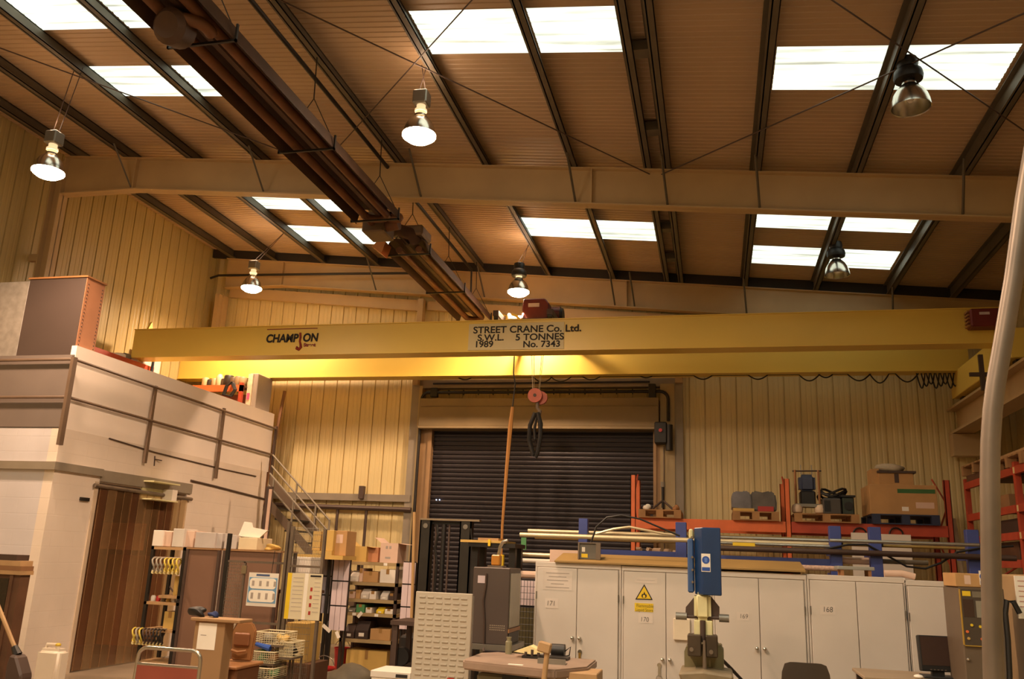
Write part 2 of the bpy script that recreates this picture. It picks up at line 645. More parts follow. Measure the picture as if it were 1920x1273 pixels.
# dark strip standing in for the shadow between gable rafter and roof sheet
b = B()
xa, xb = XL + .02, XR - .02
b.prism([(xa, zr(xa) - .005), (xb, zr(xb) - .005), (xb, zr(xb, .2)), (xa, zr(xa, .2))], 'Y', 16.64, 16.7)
struct(b, 'gable_shade_strip', DARK)

# ---- crane runway beams and column brackets
for x, nm in ((-10.62, 'l'), (4.38, 'r')):
    ys = YF + .2 if nm == 'r' else 11.2
    b = B().box(x - .17, x + .17, ys, 16.9, 4.3, 4.34).box(x - .17, x + .17, ys, 16.9, 4.74, 4.78).box(x - .01, x + .01, ys, 16.9, 4.34, 4.74)
    b.box(x - .03, x + .03, ys, 16.9, 4.78, 4.83)
    struct(b, 'runway_beam', STEEL)
for yc in (11.5, 6.0):
    struct(B().box(4.2, 4.86, yc - .08, yc + .08, 4.0, 4.29), 'runway_bracket', STEEL)
    struct(B().box(-10.86, -10.45, yc - .08, yc + .08, 4.0, 4.29), 'runway_bracket', STEEL)
struct(B().box(4.2, 4.95, 16.6, 16.86, 3.9, 4.29), 'runway_bracket', STEEL)

# ---- roller shutter door
dr = thing('door_1', (-3.4, 17, 0), 'wide brown roller shutter door in the back gable wall', 'roller door', kind='structure')
b = B()
b.box(-6.22, -6.05, 16.88, 17.05, 0, 5.42).box(-.72, -.56, 16.88, 17.05, 0, 5.42).box(-6.05, -.72, 16.88, 17.05, 5.25, 5.42)
b.build('surround', TRIMG, dr)
# cladding strip between flashing and hood is set back
cl = cladding(-6.05, -.72, lambda u, d, t: (u, 17.12 - d, 5.3 if t else 4.2))
cl.build('infill', CLADR, dr)
b = B()
z = 0.0
sl = []
while z < 4.35:
    for dz, d in ((0, 0), (.012, .022), (.05, .03), (.078, .022), (.085, 0)):
        sl.append((z + dz, d))
    z += .092
lo = [b.bm.verts.new((-5.75, 17.06 - d, z)) for z, d in sl]
hi = [b.bm.verts.new((-1.08, 17.06 - d, z)) for z, d in sl]
for i in range(len(sl) - 1):
    b.bm.faces.new((lo[i], hi[i], hi[i + 1], lo[i + 1]))
b.box(-5.75, -1.08, 17.08, 17.1, 0, 4.4)
b.build('shutter_curtain', SHUT, dr)
b = B().box(-5.98, -1.02, 16.72, 17.1, 4.42, 5.0).box(-5.94, -1.04, 16.7, 16.72, 4.82, 4.84).box(-5.98, -1.02, 16.69, 17.1, 4.36, 4.42)
b.build('hood', mat('grey_brown_hood', '857353', .5, 0, .1, 2), dr, bevel=.01)
for xa, xb in ((-5.98, -5.72), (-1.14, -.95)):
    b = B().box(xa, xb, 16.94, 17.1, 0, 4.38).box(xa + .17 if xa < -3 else xa, xb if xa < -3 else xa + .06, 16.9, 16.95, 0, 4.38)
    b.build('guide', mat('guide_channel', '9a7a56', .5, .1, .1, 3), dr)
b = B().box(-1.0, -.72, 16.86, 17.1, 0, 5.3)
b.build('side_panel', mat('door_post_cream', 'a8946c', .5, 0, .1, 2), dr)
B().box(-6.05, -5.98, 16.86, 17.1, 0, 5.3).build('side_panel', mat('door_post_cream', 'a8946c'), dr)
# two daylight pinholes low in the shutter
for px in (818, 824):
    p = at(px, 937, Y=17.0)
    B().cyl(p + Vector((0, 0, 0)), p + Vector((0, .01, 0)), .012, seg=8).build('pinhole', emit_mat('daylight_pinhole', 'cfe4ff', 3), dr)
# conduit loop over the door with its junction box, motor box and chain guide
cp = thing('door_conduit', (-3.4, 16.85, 5.1), 'dark conduit running along the top of the roller door and down its right side', 'conduit')
zc = 5.14
b = B().tube([(-5.97, 16.82, 0), (-5.97, 16.82, zc - .14)] + arc((-5.83, 16.82, zc - .14), .14, 180, 90, 5, 'XZ')[1:] +
             [(-1.0, 16.82, zc)] + arc((-1.0, 16.82, zc - .16), .16, 90, 0, 5, 'XZ')[1:] + [(-.84, 16.82, 4.55)], .032)
b.build('pipe', BLKM, cp, smooth=True)
x = -5.7
while x < -1.3:
    B().box(x - .009, x + .009, 16.8, 16.87, zc - .05, zc + .05).build('clip', BLKM, cp)
    x += .32
B().tube([(-5.75, 16.86, zc + .2), (-1.2, 16.86, zc + .2)], .02, 6).build('pipe', BLKM, cp)
B().box(-5.78, -5.62, 16.78, 16.88, zc - .1, zc + .1).build('junction_box', BLK, cp, bevel=.01)
B().box(-1.22, -1.08, 16.74, 16.88, zc - .2, zc + .14).build('junction_box', BLK, cp, bevel=.01)
mt = thing('shutter_motor', (-.95, 16.75, 4.2), 'black motor box with red button beside the top right of the shutter', 'motor')
B().box(-1.1, -.86, 16.62, 16.86, 4.08, 4.5).build('housing', BLK, mt, bevel=.02)
B().cyl((-.82, 16.7, 3.95), (-.82, 16.7, 4.45), .07).build('drive', BLK, mt, smooth=True)
B().cyl((-.98, 16.615, 4.33), (-.98, 16.59, 4.33), .035).build('button', REDP, mt)
tag(B().tube([(-.93, 16.8, 4.05), (-.93, 16.8, .9)], .014, 6).build('hand_chain', GALV), 'pale hoist chain hanging beside the right edge of the shutter', 'chain')

# ---- mezzanine office block, its walls, trims and strip-curtain doorway
OX, OY = -8.95, 10.2
DY0, DY1, DZ = 11.12, 13.38, 2.67
struct(B().box(OX - .16, OX, OY, DY0, 0, 2.75).box(OX - .16, OX, DY0, DY1, DZ, 3.35).box(OX - .16, OX, DY1, 16.05, 0, 3.35).box(OX - .16, OX, OY, DY0, 2.75, 3.35),
       'wall_office_side', BLOCKX, local=True)
struct(B().box(XL + .05, OX - .16, OY, OY + .16, 0, 3.35), 'wall_office_front', BLOCKY, local=True)
struct(B().box(OX - .1, OX - .01, OY + .04, 16.12, 3.35, 4.56), 'wall_parapet_side', BOARD, local=True)
struct(B().box(XL + .05, OX - .02, OY + .02, OY + .1, 3.35, 4.42).box(XL + .05, OX - .02, OY - .01, OY + .02, 3.36, 3.78).box(XL + .05, OX - .02, OY - .01, OY + .02, 3.8, 4.4),
       'wall_parapet_front', GREYP, local=True)
struct(B().box(XL + .05, OX - .17, OY + .17, 16.1, 3.3, 3.5), 'ceiling_office', BOARD, local=True)
struct(B().box(XL + .05, OX + .05, OY - .06, OY, 2.76, 2.87).box(OX, OX + .05, OY, DY0 + .02, 2.76, 2.87), 'trim_2', TRIMG)
struct(B().box(OX, OX + .03, DY0 + .02, DY1 + .1, 2.69, 2.86), 'trim_3', TRIMG)
struct(B().box(OX - .16, OX + .02, DY0 - .07, DY0, 0, 2.68), 'trim_4', mat('door_jamb_white', 'c9b49c', .6))
# room behind the doorway
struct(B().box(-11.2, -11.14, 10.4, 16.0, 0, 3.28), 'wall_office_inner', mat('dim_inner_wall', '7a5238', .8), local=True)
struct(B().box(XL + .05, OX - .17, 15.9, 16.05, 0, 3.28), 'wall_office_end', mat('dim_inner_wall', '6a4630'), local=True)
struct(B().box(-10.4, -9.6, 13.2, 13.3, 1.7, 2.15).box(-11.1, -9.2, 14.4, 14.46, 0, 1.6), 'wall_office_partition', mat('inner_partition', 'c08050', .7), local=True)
sc = thing('door_2', (OX, 12.2, 0), 'tall doorway hung with brown see-through plastic strips in the white block wall', 'strip curtain', kind='structure')
STRIPS = [clear_mat('smoky_pvc_strip', '8a5e40', .4, .2), clear_mat('clear_pvc_strip', 'a07850', .26, .18), clear_mat('cloudy_pvc_strip', 'b08a60', .36, .25)]
EDGE = clear_mat('pvc_strip_edge', 'a07c58', .5, .3)
STRIPC = clear_mat('pale_pvc_strip', 'c9a878', .55, .3)
n = 12
for i in range(n):
    y0 = DY0 + .02 + (DY1 - DY0 - .04) * i / n
    b = B()
    prev = None
    cols = []
    for k in range(5):
        t = k / 4
        yy = y0 + t * .215
        xx = OX + .015 + (.012 if i % 2 else 0) + .016 * math.sin(math.pi * t)
        cols.append((xx, yy))
    lo = [b.bm.verts.new((x, yy, .02)) for x, yy in cols]
    hi = [b.bm.verts.new((x, yy, 2.6)) for x, yy in cols]
    for k in range(4):
        b.bm.faces.new((lo[k], lo[k + 1], hi[k + 1], hi[k]))
    b.build('strip', STRIPC if i >= 10 else STRIPS[(i * 2 + i // 3) % 3], sc, smooth=True)
    B().box(OX + .032, OX + .036, y0 + .002, y0 + .012, .02, 2.6).build('strip_edge', EDGE, sc)
B().tube([(OX + .04, DY0 - .12, 2.62), (OX + .04, DY1 + .1, 2.6)], .03).build('rail', GALV, sc)
# boxed beam end above the strip curtain
be = thing('door_header_box', (OX + .12, 12.6, 2.66), 'small cream steel channel box above the strip curtain', 'bracket')
p0, p1 = at(282, 880, X=OX + .12), at(332, 882, X=OX + .12)
B().box(OX, OX + .22, p0.y, p1.y, 2.78, 2.8).box(OX, OX + .22, p0.y, p1.y, 2.5, 2.52).box(OX, OX + .02, p0.y, p1.y, 2.52, 2.78).build('channel', CREAMM, be)
B().box(OX + .02, OX + .2, p1.y - .16, p1.y - .02, 2.52, 2.7).build('block', WHT, be)
RAILM = mat('dull_rail', '6a5646', .5, .1, .1, 4)
# guard rails outside the parapet
gr = thing('guard_rail', (OX + .06, 13, 3.3), 'grey tube guard rail fixed along the white mezzanine parapet', 'railing')
gx = OX + .06
for z in (4.33, 3.78):
    B().tube([(XL + .2, OY - .07, z), (gx - .06, OY - .07, z), (gx, OY - .02, z), (gx, 16.15, z - .08)], .022).build('rail', RAILM, gr, smooth=True)
for px, py in ((272, 868), (405, 897)):
    q = at(px, py, X=gx)
    B().box(gx - .03, gx + .01, q.y - .03, q.y + .03, q.z, 4.33).build('post', RAILM, gr)
B().box(gx - .02, gx + .03, OY - .1, OY - .02, 3.1, 4.36).build('post', RAILM, gr)
B().box(gx - .02, gx + .02, 16.1, 16.16, 1.9, 4.3).build('post', BRND, gr)
# thin cable clipped across the blockwork
p = [at(*q, X=OX + .012) for q in ((205, 822), (290, 848), (420, 880), (480, 893))]
tag(B().tube(p, .012, 6).build('wall_cable', BRND), 'thin dark cable clipped across the white block wall under the rails', 'cable')
p = [at(*q, X=OX + .012) for q in ((358, 901), (400, 911), (505, 938))]
tag(B().tube(p, .02, 6).build('wall_pipe', BRND), 'short dark pipe run right of the strip curtain on the white wall', 'pipe')
p = at(157, 936, X=OX)
tag(B().box(OX, OX + .03, p.y - .09, p.y + .09, p.z - .025, p.z + .025).build('wall_plate', BLKM), 'small dark plate on the white block wall left of the strip curtain', 'plate')
p = at(290, 855, X=OX)
tag(B().tube([p, p + Vector((0, .02, -.16))], .012, 6).tube([p + Vector((0, 0, -.05)), p + Vector((.06, .12, -.06))], .01, 6).build('wall_hook', BRND),
    'small dark hook on the white wall above the door header box', 'hook')


# ================================================================== HIGH BAY LAMPS
GLOW = emit_mat('lamp_lens_glow', 'ffeccc', 30)
BULBG = emit_mat('lamp_neck_glow', 'ffd9a0', 3)


def lamp(x, y, z, lit, label, gear, wires, group='high bay lamps', boost=1.0):
    t = thing('high_bay_lamp', (x, y, z), label, 'ceiling lamp', group)
    prof = [(.2, 0), (.2, .012), (.192, .07), (.172, .14), (.142, .195), (.105, .24), (.075, .27), (.075, .29)]
    inner = [(.07, .265), (.097, .23), (.134, .185), (.164, .132), (.183, .066), (.191, .006), (.2, 0)]
    b = B()
    b.lathe(prof + [(.07, .285)] + inner, (x, y, z), 28, cap=False)
    b.build('reflector', ALU, t, smooth=True)
    b = B().lathe([(.06, .27), (.06, .33), (.075, .335), (.075, .36), (.055, .37), (.055, .42)], (x, y, z), 16)
    b.build('lamp_holder', GLASSN if lit else BLK, t, smooth=True)
    if gear == 'box':
        B().box(x - .09, x + .09, y - .09, y + .09, z + .42, z + .6).build('gear_box', GRYM if lit else BLK, t, bevel=.015)
    else:
        B().lathe([(.14, .33), (.15, .37), (.14, .43), (.1, .47), (.11, .52), (.1, .58), (.05, .6)], (x, y, z), 18).build('gear_box', BLK, t, smooth=True)
    if lit:
        B().lathe([(1e-5, -.075), (.07, -.068), (.14, -.045), (.194, -.004), (.203, .004), (.203, .03), (.17, .03), (1e-5, .05)], (x, y, z), 24).build('lens', GLOW, t, smooth=True)
    else:
        B().lathe([(.03, .27), (.05, .2), (.05, .12), (.02, .07)], (x, y, z), 12).build('bulb', PAPER, t, smooth=True)
    top = zr(x) + .06
    for k, (wx, wy) in enumerate(wires):
        B().tube([(x + .05 * (1 if k else -1), y, z + .57), (x + wx, y + wy, top)], .006, 5).build('hanger_wire', BRND, t)
    if lit:
        for nm, en, ang, zz in (('beam', LAMP_W * boost, 176, -.02), ('spill', LAMP_W * .012, 0, .33)):
            l = bpy.data.lights.new('lamp_' + nm, 'SPOT' if ang else 'POINT')
            l.energy = en
            l.color = LAMP_COL
            l.shadow_soft_size = .16
            if ang:
                l.spot_size = R(ang)
                l.spot_blend = .6
            o = bpy.data.objects.new('lamp_' + nm, l)
            COL.objects.link(o)
            o.location = (0, 0, zz - (.1 if ang else 0)) if ang else (0, 0, .75)
            o.parent = t
    return t


GLASSN = emit_mat('lit_lamp_neck', 'd9b98a', .9)
lamp(-8.58, 8.75, 6.55, True, 'lit bell-shaped lamp hanging beside the left wall, nearer one', 'box', ((.12, 0), (.2, .05)))
lamp(-3.36, 8.75, 6.66, True, 'brightest lit bell-shaped lamp hanging in front of the roof beam, mid picture', 'box', ((.05, -.02), (-.04, .02)))
lamp(-9.11, 14.9, 6.93, True, 'lit bell-shaped lamp beyond the roof beam above the crane logo', 'box', ((.66, 0), (.64, .02)), boost=.7)
lamp(-3.51, 14.9, 6.66, True, 'lit bell-shaped lamp right above the crane hoist', 'round', ((.2, 0), (.17, 0)), boost=1.0)
lamp(2.1, 8.75, 6.55, False, 'larger unlit aluminium bell lamp under the right rooflight, nearer one', 'round', ((.03, 0), (-.05, .02)))
lamp(2.07, 14.25, 6.57, False, 'smaller unlit aluminium bell lamp above the right end of the crane', 'round', ((.03, 0), (-.05, .02)))
g = 'lamps over the near bays'
for yy in (3.25, -2.25):
    for xx in (-3.36,):
        lamp(xx, yy, 6.55, True, 'lit bell-shaped lamp over the near bay behind the viewer', 'box', ((.05, 0), (-.05, 0)), g)
# ================================================================== OVERHEAD CRANE
GF, GR = 13.75, 16.0
cr = thing('overhead_crane', (-3, 14.9, 4.83), 'long yellow twin-girder overhead crane spanning the hall', 'crane')
g0 = at(250, 640, Y=GF).x
G1 = 4.42
ZB, ZT = at(960, 658, Y=GF).z, at(960, 600, Y=GF).z
RB = at(960, 704, Y=GR).z + .01


def girder(x0, y0, zb, zt, m):
    b = B().box(x0, G1, y0, y0 + .32, zb, zt)
    b.box(x0, G1, y0 - .02, y0 + .34, zt - .012, zt + .006).box(x0, G1, y0 - .02, y0 + .34, zb - .008, zb + .012)
    return b.build('girder', m, cr)


girder(g0, GF, ZB, ZT, YEL)
girder(at(328, 690, Y=GR).x, GR, RB, RB + .5, YEL)
for x, zt_ in ((-10.78, 5.02), (G1 - .2, ZB + .1)):
    B().box(x, x + .3, GF - .5, GR + .5, 4.9, zt_).build('end_carriage', YEL, cr, bevel=.01)
    for yy in (GF - .3, GR + .3):
        B().cyl((x + .1, yy, 4.93), (x + .2, yy, 4.93), .1).build('wheel', BLKM, cr, smooth=True)
B().prism([(GF + .03, ZT), (GF + .19, ZT), (GF + .12, ZT + .18)], 'X', at(275, 610, Y=GF).x - .02, at(275, 610, Y=GF).x + .02).build('lifting_lug', YEL, cr)
# red long-travel drive at the right end
b = B()
q0, q1 = at(1818, 579, Y=GF - .25), at(1880, 611, Y=GF - .25)
dm = b.box(q0.x, q1.x, GF - .27, GF + .0, q1.z, q0.z).build('travel_drive', mat('dark_red_paint', '6e2424', .5, 0, .15, 4), cr, bevel=.02)
for k in range(5):
    zz = q1.z + .03 + k * (q0.z - q1.z - .06) / 4
    B().box(q0.x - .03, q0.x, GF - .22, GF - .04, zz - .012, zz + .012).build('terminal', PLTAN, cr)
B().box(q0.x + .12, q0.x + .26, GF - .275, GF - .27, q0.z - .1, q0.z - .06).build('nameplate', LILAC, cr)
# hanging pieces at the right end carriage
q = at(1838, 665, Y=GF - .1)
B().box(q.x - .03, q.x + .03, GF - .12, GF - .06, 4.5, q.z).build('cable_arm', BRND, cr)
q = at(1818, 702, Y=GF - .1)
B().box(q.x, q.x + .45, GF - .11, GF - .07, q.z - .03, q.z + .03).build('cable_arm', BRND, cr)
# the maker's plate
p0, p1 = at(880, 608, Y=GF - .004), at(1057, 654, Y=GF - .004)
sp = B().box(p0.x, p1.x, GF - .015, GF, p1.z, p0.z).build('sign_plate', mat('cream_sign', 'd6c89a', .5, 0, .03, 2), cr)
tag(sp, 'cream plate with the maker and load')
yt = GF - .018
for s, px, py, sz, al, xs in (('STREET CRANE Co. Ltd.', 887, 625, .169, 'LEFT', 1.08), ('S.W.L.', 895, 639, .16, 'LEFT', 1.12), ('5 TONNES', 966, 638, .16, 'LEFT', 1.12),
                              ('1989', 889, 651, .155, 'LEFT', 1.1), ('No. 7343', 980, 651, .155, 'LEFT', 1.1)):
    q = at(px, py, Y=yt)
    text('lettering', s, sz, q, sp, INK, al, .0034, 0, xs)
# the black mark with its red hook for the I
p0 = at(498, 641.5, Y=GF - .004)
lg = B().box(p0.x, at(593, 640, Y=GF - .004).x, GF - .004, GF, p0.z + .235, p0.z + .25).build('logo', mat('logo_red', '8c2a1c', .5), cr)
tag(lg, 'black capital lettering with a red hook')
for s, px, py, sz in (('CHAMP', 498, 641.8, .21), ('ON', 567, 640, .21)):
    text('lettering', s, sz, at(px, py, Y=GF - .008), lg, INK, 'LEFT', .0075, .08, .9)
text('lettering', 'Street', .085, at(569, 649.5, Y=GF - .008), lg, mat('logo_red', '8c2a1c'), 'LEFT', .004, 0, 1.1)
hk = [at(*q, Y=GF - .01) for q in ((563, 624), (563.5, 632), (562, 640), (563.5, 646), (564, 651), (560, 655), (556.5, 653), (556.5, 649.5))]
B().tube(hk, [.02, .02, .018, .022, .026, .03, .03, .014], 8).build('hook_emblem', mat('logo_red', '8c2a1c'), lg)

# festoon cable in loops under the rear girder
b = B()
yy = GR + .18


def loop(xa, xb, zt, zb, y=yy):
    n = 10
    return [Vector((xa + (xb - xa) * i / n, y, zt - (zt - zb) * math.sin(math.pi * i / n))) for i in range(n + 1)]


LP = [((860, 708), 885, 712), ((1000, 707), 1036, 717), ((1032, 707), 1072, 715), ((1092, 707), 1126, 712), ((1200, 706), 1224, 708), ((1300, 704), 1336, 711), ((1402, 703), 1440, 711),
      ((1497, 702), 1537, 714), ((1534, 702), 1562, 708), ((1588, 701), 1632, 714), ((1630, 701), 1667, 718), ((1678, 700), 1722, 716)]
pts = [at(855, 700, Y=yy)]
for (xa, ya), xb, ym in LP:
    p = at(xa, ya - 4, Y=yy)
    q = at(xb, ya - 5, Y=yy)
    m_ = at((xa + xb) / 2, ym, Y=yy)
    pts += loop(p.x, q.x, RB - .005, m_.z)
for k in range(9):
    xa = 1718 + k * 9
    p, q, m_ = at(xa, 698, Y=yy), at(xa + 16, 698, Y=yy), at(xa + 8, 728 - (k % 3) * 4, Y=yy)
    pts += loop(p.x, q.x, RB - .005, m_.z)
b.tube(pts, .013, 5)
B_ = b.build('festoon_cable', CABLE)
tag(B_, 'black supply cable hanging in loops along the underside of the rear crane girder', 'cable')

# hoist trolley on the girders
HYc = 14.75
ht = thing('hoist_trolley', (-3.1, HYc, ZT), 'red hoist trolley standing on top of the crane girders behind the maker plate', 'hoist')
p0, p1 = at(979, 560, Y=14.5), at(1029, 590, Y=14.5)
zt, zm = p0.z, at(979, 582, Y=14.5).z
b = B()
for x in (p0.x - .35, p1.x + .1):
    b.box(x, x + .1, GF + .05, GR + .25, ZT + .1, ZT + .2)
for yy in (14.35, 15.2):
    b.box(p0.x - .35, p1.x + .2, yy, yy + .1, ZT + .1, ZT + .2)
b.build('frame', BRND, ht)
for x in (p0.x - .3, p1.x + .15):
    for yy in (GF + .16, GR + .16):
        B().cyl((x - .04, yy, ZT + .1), (x + .04, yy, ZT + .1), .09).build('wheel', BLKM, ht, smooth=True)
zl = ZT + .21
b = B().prism([(p0.x, zm), (p0.x + .02, zt), (p1.x - .08, zt), (p1.x, zt - .1), (p1.x, zm - .12), (p1.x - .05, zl), (p0.x + .14, zl)], 'Y', 14.5, 15.1)
DRD = mat('deep_red_paint', '5c1a14', .5, 0, .15, 4)
b.build('motor_housing', DRD, ht, bevel=.02)
B().box(p0.x + .12, p1.x - .18, 14.49, 14.5, zm + .06, zm + .13).build('nameplate', LILAC, ht)
B().cyl((p1.x, 14.8, zl + .17), (p1.x + .16, 14.8, zl + .17), .15).build('motor', DRD, ht, smooth=True)
b = B()
for k in range(3):
    b.cyl((p1.x + .16 + k * .02, 14.8, zl + .15), (p1.x + .175 + k * .02, 14.8, zl + .15), .16 - .01 * k)
b.build('fan_cover', BLKM, ht, smooth=True)
b = B().lathe([(.2, 0), (.2, .03), (.15, .03), (.15, .28), (.2, .28), (.2, .31)], (p0.x - .33, 14.9, zl + .05), 18, Matrix.Rotation(R(90), 3, 'Y'))
b.build('drum', BRND, ht, smooth=True)
q = at(948, 596, Y=14.3)
B().tube([(q.x, 14.3, ZT + .12), (q.x + .02, 14.3, q.z + .04), (q.x - .08, 14.3, q.z + .06)], .02, 6).build('limit_lever', YEL, ht)
B().tube([at(960, 589, Y=14.3), at(968, 592, Y=14.3), at(976, 601, Y=14.3)], .025, 6).build('limit_arm', YEL, ht)
hc = at(1004, 742, Y=HYc)
for px in (993, 999, 1020, 1024):
    q = at(px, 660, Y=HYc)
    B().tube([(q.x, HYc, ZT + .25), (hc.x + (px - 1006) * .004, HYc, hc.z + .1)], .006, 5).build('wire_rope', WIREM, ht)
hb = thing('hook_block', (hc.x, HYc, hc.z - .15), 'pink-red round hook block hanging in front of the shutter hood', 'hook')
PKR = mat('pink_red_paint', 'b8604e', .5)
B().cyl((hc.x, HYc - .06, hc.z), (hc.x, HYc, hc.z), .13, seg=22).build('sheave_cover', PKR, hb, smooth=True)
B().cyl((hc.x + .09, HYc + .03, hc.z - .03), (hc.x + .09, HYc + .09, hc.z - .03), .12, seg=22).build('sheave_cover', PKR, hb, smooth=True)
B().cyl((hc.x, HYc - .07, hc.z), (hc.x, HYc - .06, hc.z), .03).build('axle', BRND, hb)
HK = Vector((hc.x + .04, HYc, hc.z - .12))
B().tube([HK, HK + Vector((0, 0, -.1)), HK + Vector((.05, 0, -.16)), HK + Vector((.04, 0, -.23)), HK + Vector((-.01, 0, -.25)), HK + Vector((-.055, 0, -.21))], [.03, .03, .034, .036, .03, .012], 8).build('hook', GALV, hb, smooth=True)
sl = [HK + Vector(v) for v in ((-.03, -.03, -.2), (-.11, -.05, -.42), (-.12, -.05, -.68), (-.03, -.05, -.95), (.01, -.05, -.99), (.04, -.05, -.9), (.08, -.05, -.64), (.08, -.05, -.4), (.02, -.03, -.2))]
tag(B().tube(sl, .04, 8, True).build('lifting_sling', BLK, smooth=True), 'black round sling looped over the crane hook', 'sling')
sl = [HK + Vector(v) for v in ((0, .03, -.2), (-.05, .06, -.45), (-.04, .07, -.66), (.01, .07, -.75), (.05, .07, -.64), (.04, .06, -.42))]
tag(B().tube(sl, .028, 8, True).build('lifting_sling', BLKM, smooth=True), 'second shorter dark sling behind the black round sling on the hook', 'sling')
YP = 14.4
pc = thing('pendant_cable', (-3.5, YP, 2.0), 'orange webbing and cable hanging from the crane in front of the shutter', 'cable')
B().tube([(at(963, 700, Y=YP).x, YP, ZT + .15), at(963, 700, Y=YP), at(966, 720, Y=YP), at(961, 765, Y=YP)], .012, 6).build('cable', CABLE, pc)
e = at(940, 1040, Y=YP)
B().tube([at(961, 763, Y=YP), at(957, 800, Y=YP), at(950, 880, Y=YP), at(942, 985, Y=YP), e], [.028, .042, .032, .024, .022], 6).build('webbing', ROPEO, pc)
B().box(e.x - .05, e.x + .05, YP - .04, YP + .04, e.z - .3, e.z).build('pendant_control', YELS, pc, bevel=.01)

# ================================================================== RADIANT TUBE HEATERS
HX, HZ = -4.66, 6.5


def heater(y0, y1, brk, label, near):
    t = thing('radiant_heater', (HX, (y0 + y1) / 2, HZ), label, 'heater', 'radiant heaters')
    # reflector: two downward troughs, thin sheet
    sec = [(-.34, -.06), (-.3, .1), (-.22, .16), (-.1, .15), (-.03, .05), (.03, .05), (.1, .15), (.22, .16), (.3, .1), (.34, -.06)]
    poly = sec + [(u * (1 if abs(u) < .3 else 1.02), v + .012) for u, v in sec[::-1]]
    B().prism([(HX + u, HZ + v) for u, v in poly], 'Y', y0, y1).build('reflector', RUST, t)
    for s in (-.165, .165):
        B().cyl((HX + s, y0 + .1, HZ + .02), (HX + s, y1 - .12, HZ + .02), .055, seg=14).build('tube', RUSTT, t, smooth=True)
    far = y1 - .12 if near else y0 + .1
    B().tube(arc((HX, far, HZ + .02), .165, 0, 180 if near else -180, 10, 'XY'), .055, 12).build('return_bend', RUSTT, t, smooth=True)
    for yb in brk:
        b = B().box(HX - .37, HX + .37, yb - .012, yb + .012, HZ - .085, HZ - .06)
        for s in (-.37, .35):
            b.box(HX + s, HX + s + .02, yb - .012, yb + .012, HZ - .085, HZ + .1)
        b.build('bracket', BLKM, t)
        zt = zr(HX) + .03
        for s in (-.3, .3):
            B().tube([(HX + s, yb, HZ + .1), (HX, yb + .05, HZ + .65)], .006, 5).build('hanger_wire', BLKM, t)
        B().tube([(HX, yb + .05, HZ + .65), (HX - .02, yb + .05, zt)], .008, 5).build('hanger_wire', BLKM, t)
    yb = y0 - .05 if near else y1 - .3
    return t


h1 = heater(5.35, 10.75, (6.25, 8.45, 10.62), 'long dark brown tube heater hung under the roof in the nearer bay', True)
h2 = heater(11.95, 16.05, (12.05, 14.03, 15.95), 'far brown tube heater hanging above the maker plate of the crane', True)
# burners and fans
B().box(HX - .32, HX + .02, 10.9, 11.35, HZ - .12, HZ + .2).build('burner_box', mat('heater_box', '6a5540', .5, .3, .15, 4), h1, bevel=.02)
b = B().cyl((HX - .05, 11.05, HZ + .02), (HX + .2, 11.05, HZ + .05), .1).lathe([(.12, 0), (.14, .04), (.12, .08)], (HX + .2, 10.85, HZ + .02), 14)
b.build('fan_housing', RUSTT, h1, smooth=True)
B().tube([(HX - .165, 10.6, HZ + .02), (HX - .165, 10.95, HZ + .02)], .06).build('tube', RUSTT, h1, smooth=True)
b = B().tube([(HX + .14, 11.98, HZ + .12), (HX + .1, 11.86, HZ + .2), (HX - .08, 11.62, HZ + .2), (HX - .16, 11.42, HZ + .05)], .1, 12)
b.build('flue_bend', RUST, h2, smooth=True)
B().box(HX - .1, HX + .3, 11.8, 12.25, HZ + .17, HZ + .34).build('fan_housing', mat('heater_box', '6a5540'), h2, bevel=.03)
B().prism([(HX - .5, HZ - .02), (HX - .34, HZ - .14), (HX - .28, HZ + .05), (HX - .4, HZ + .1)], 'Y', 11.75, 12.0).build('end_reflector', mat('copper_plate', 'b8743c', .35, .6), h2)
b = B().lathe([(.12, 0), (.17, .05), (.17, .22), (.1, .3)], (HX - .06, 5.8, HZ - .16), 18, Matrix.Rotation(R(-70), 3, 'X'))
b.build('burner_box', RUST, h1, smooth=True)
B().tube(arc((HX + .02, 6.05, HZ - .07), .18, 160, 380, 12, 'XY'), .06, 10).build('burner_duct', RUSTT, h1, smooth=True)
# the thin gas pipe clipped beside the purlin above the heaters
gpp = thing('gas_pipe', (-4.85, 11, 7.6), 'thin black pipe clipped along the purlin above the heaters', 'pipe')
B().tube([(-4.9, 3, zr(-4.9) - .04), (-4.9, 16.4, zr(-4.9) - .04)], .03, 8).build('pipe', BLKM, gpp)
q = at(893, 515, Y=16.4)
B().tube([(-4.9, 16.4, zr(-4.9) - .04), (-4.9, 16.45, 7.1)], .02, 6).build('dropper', BLKM, gpp)

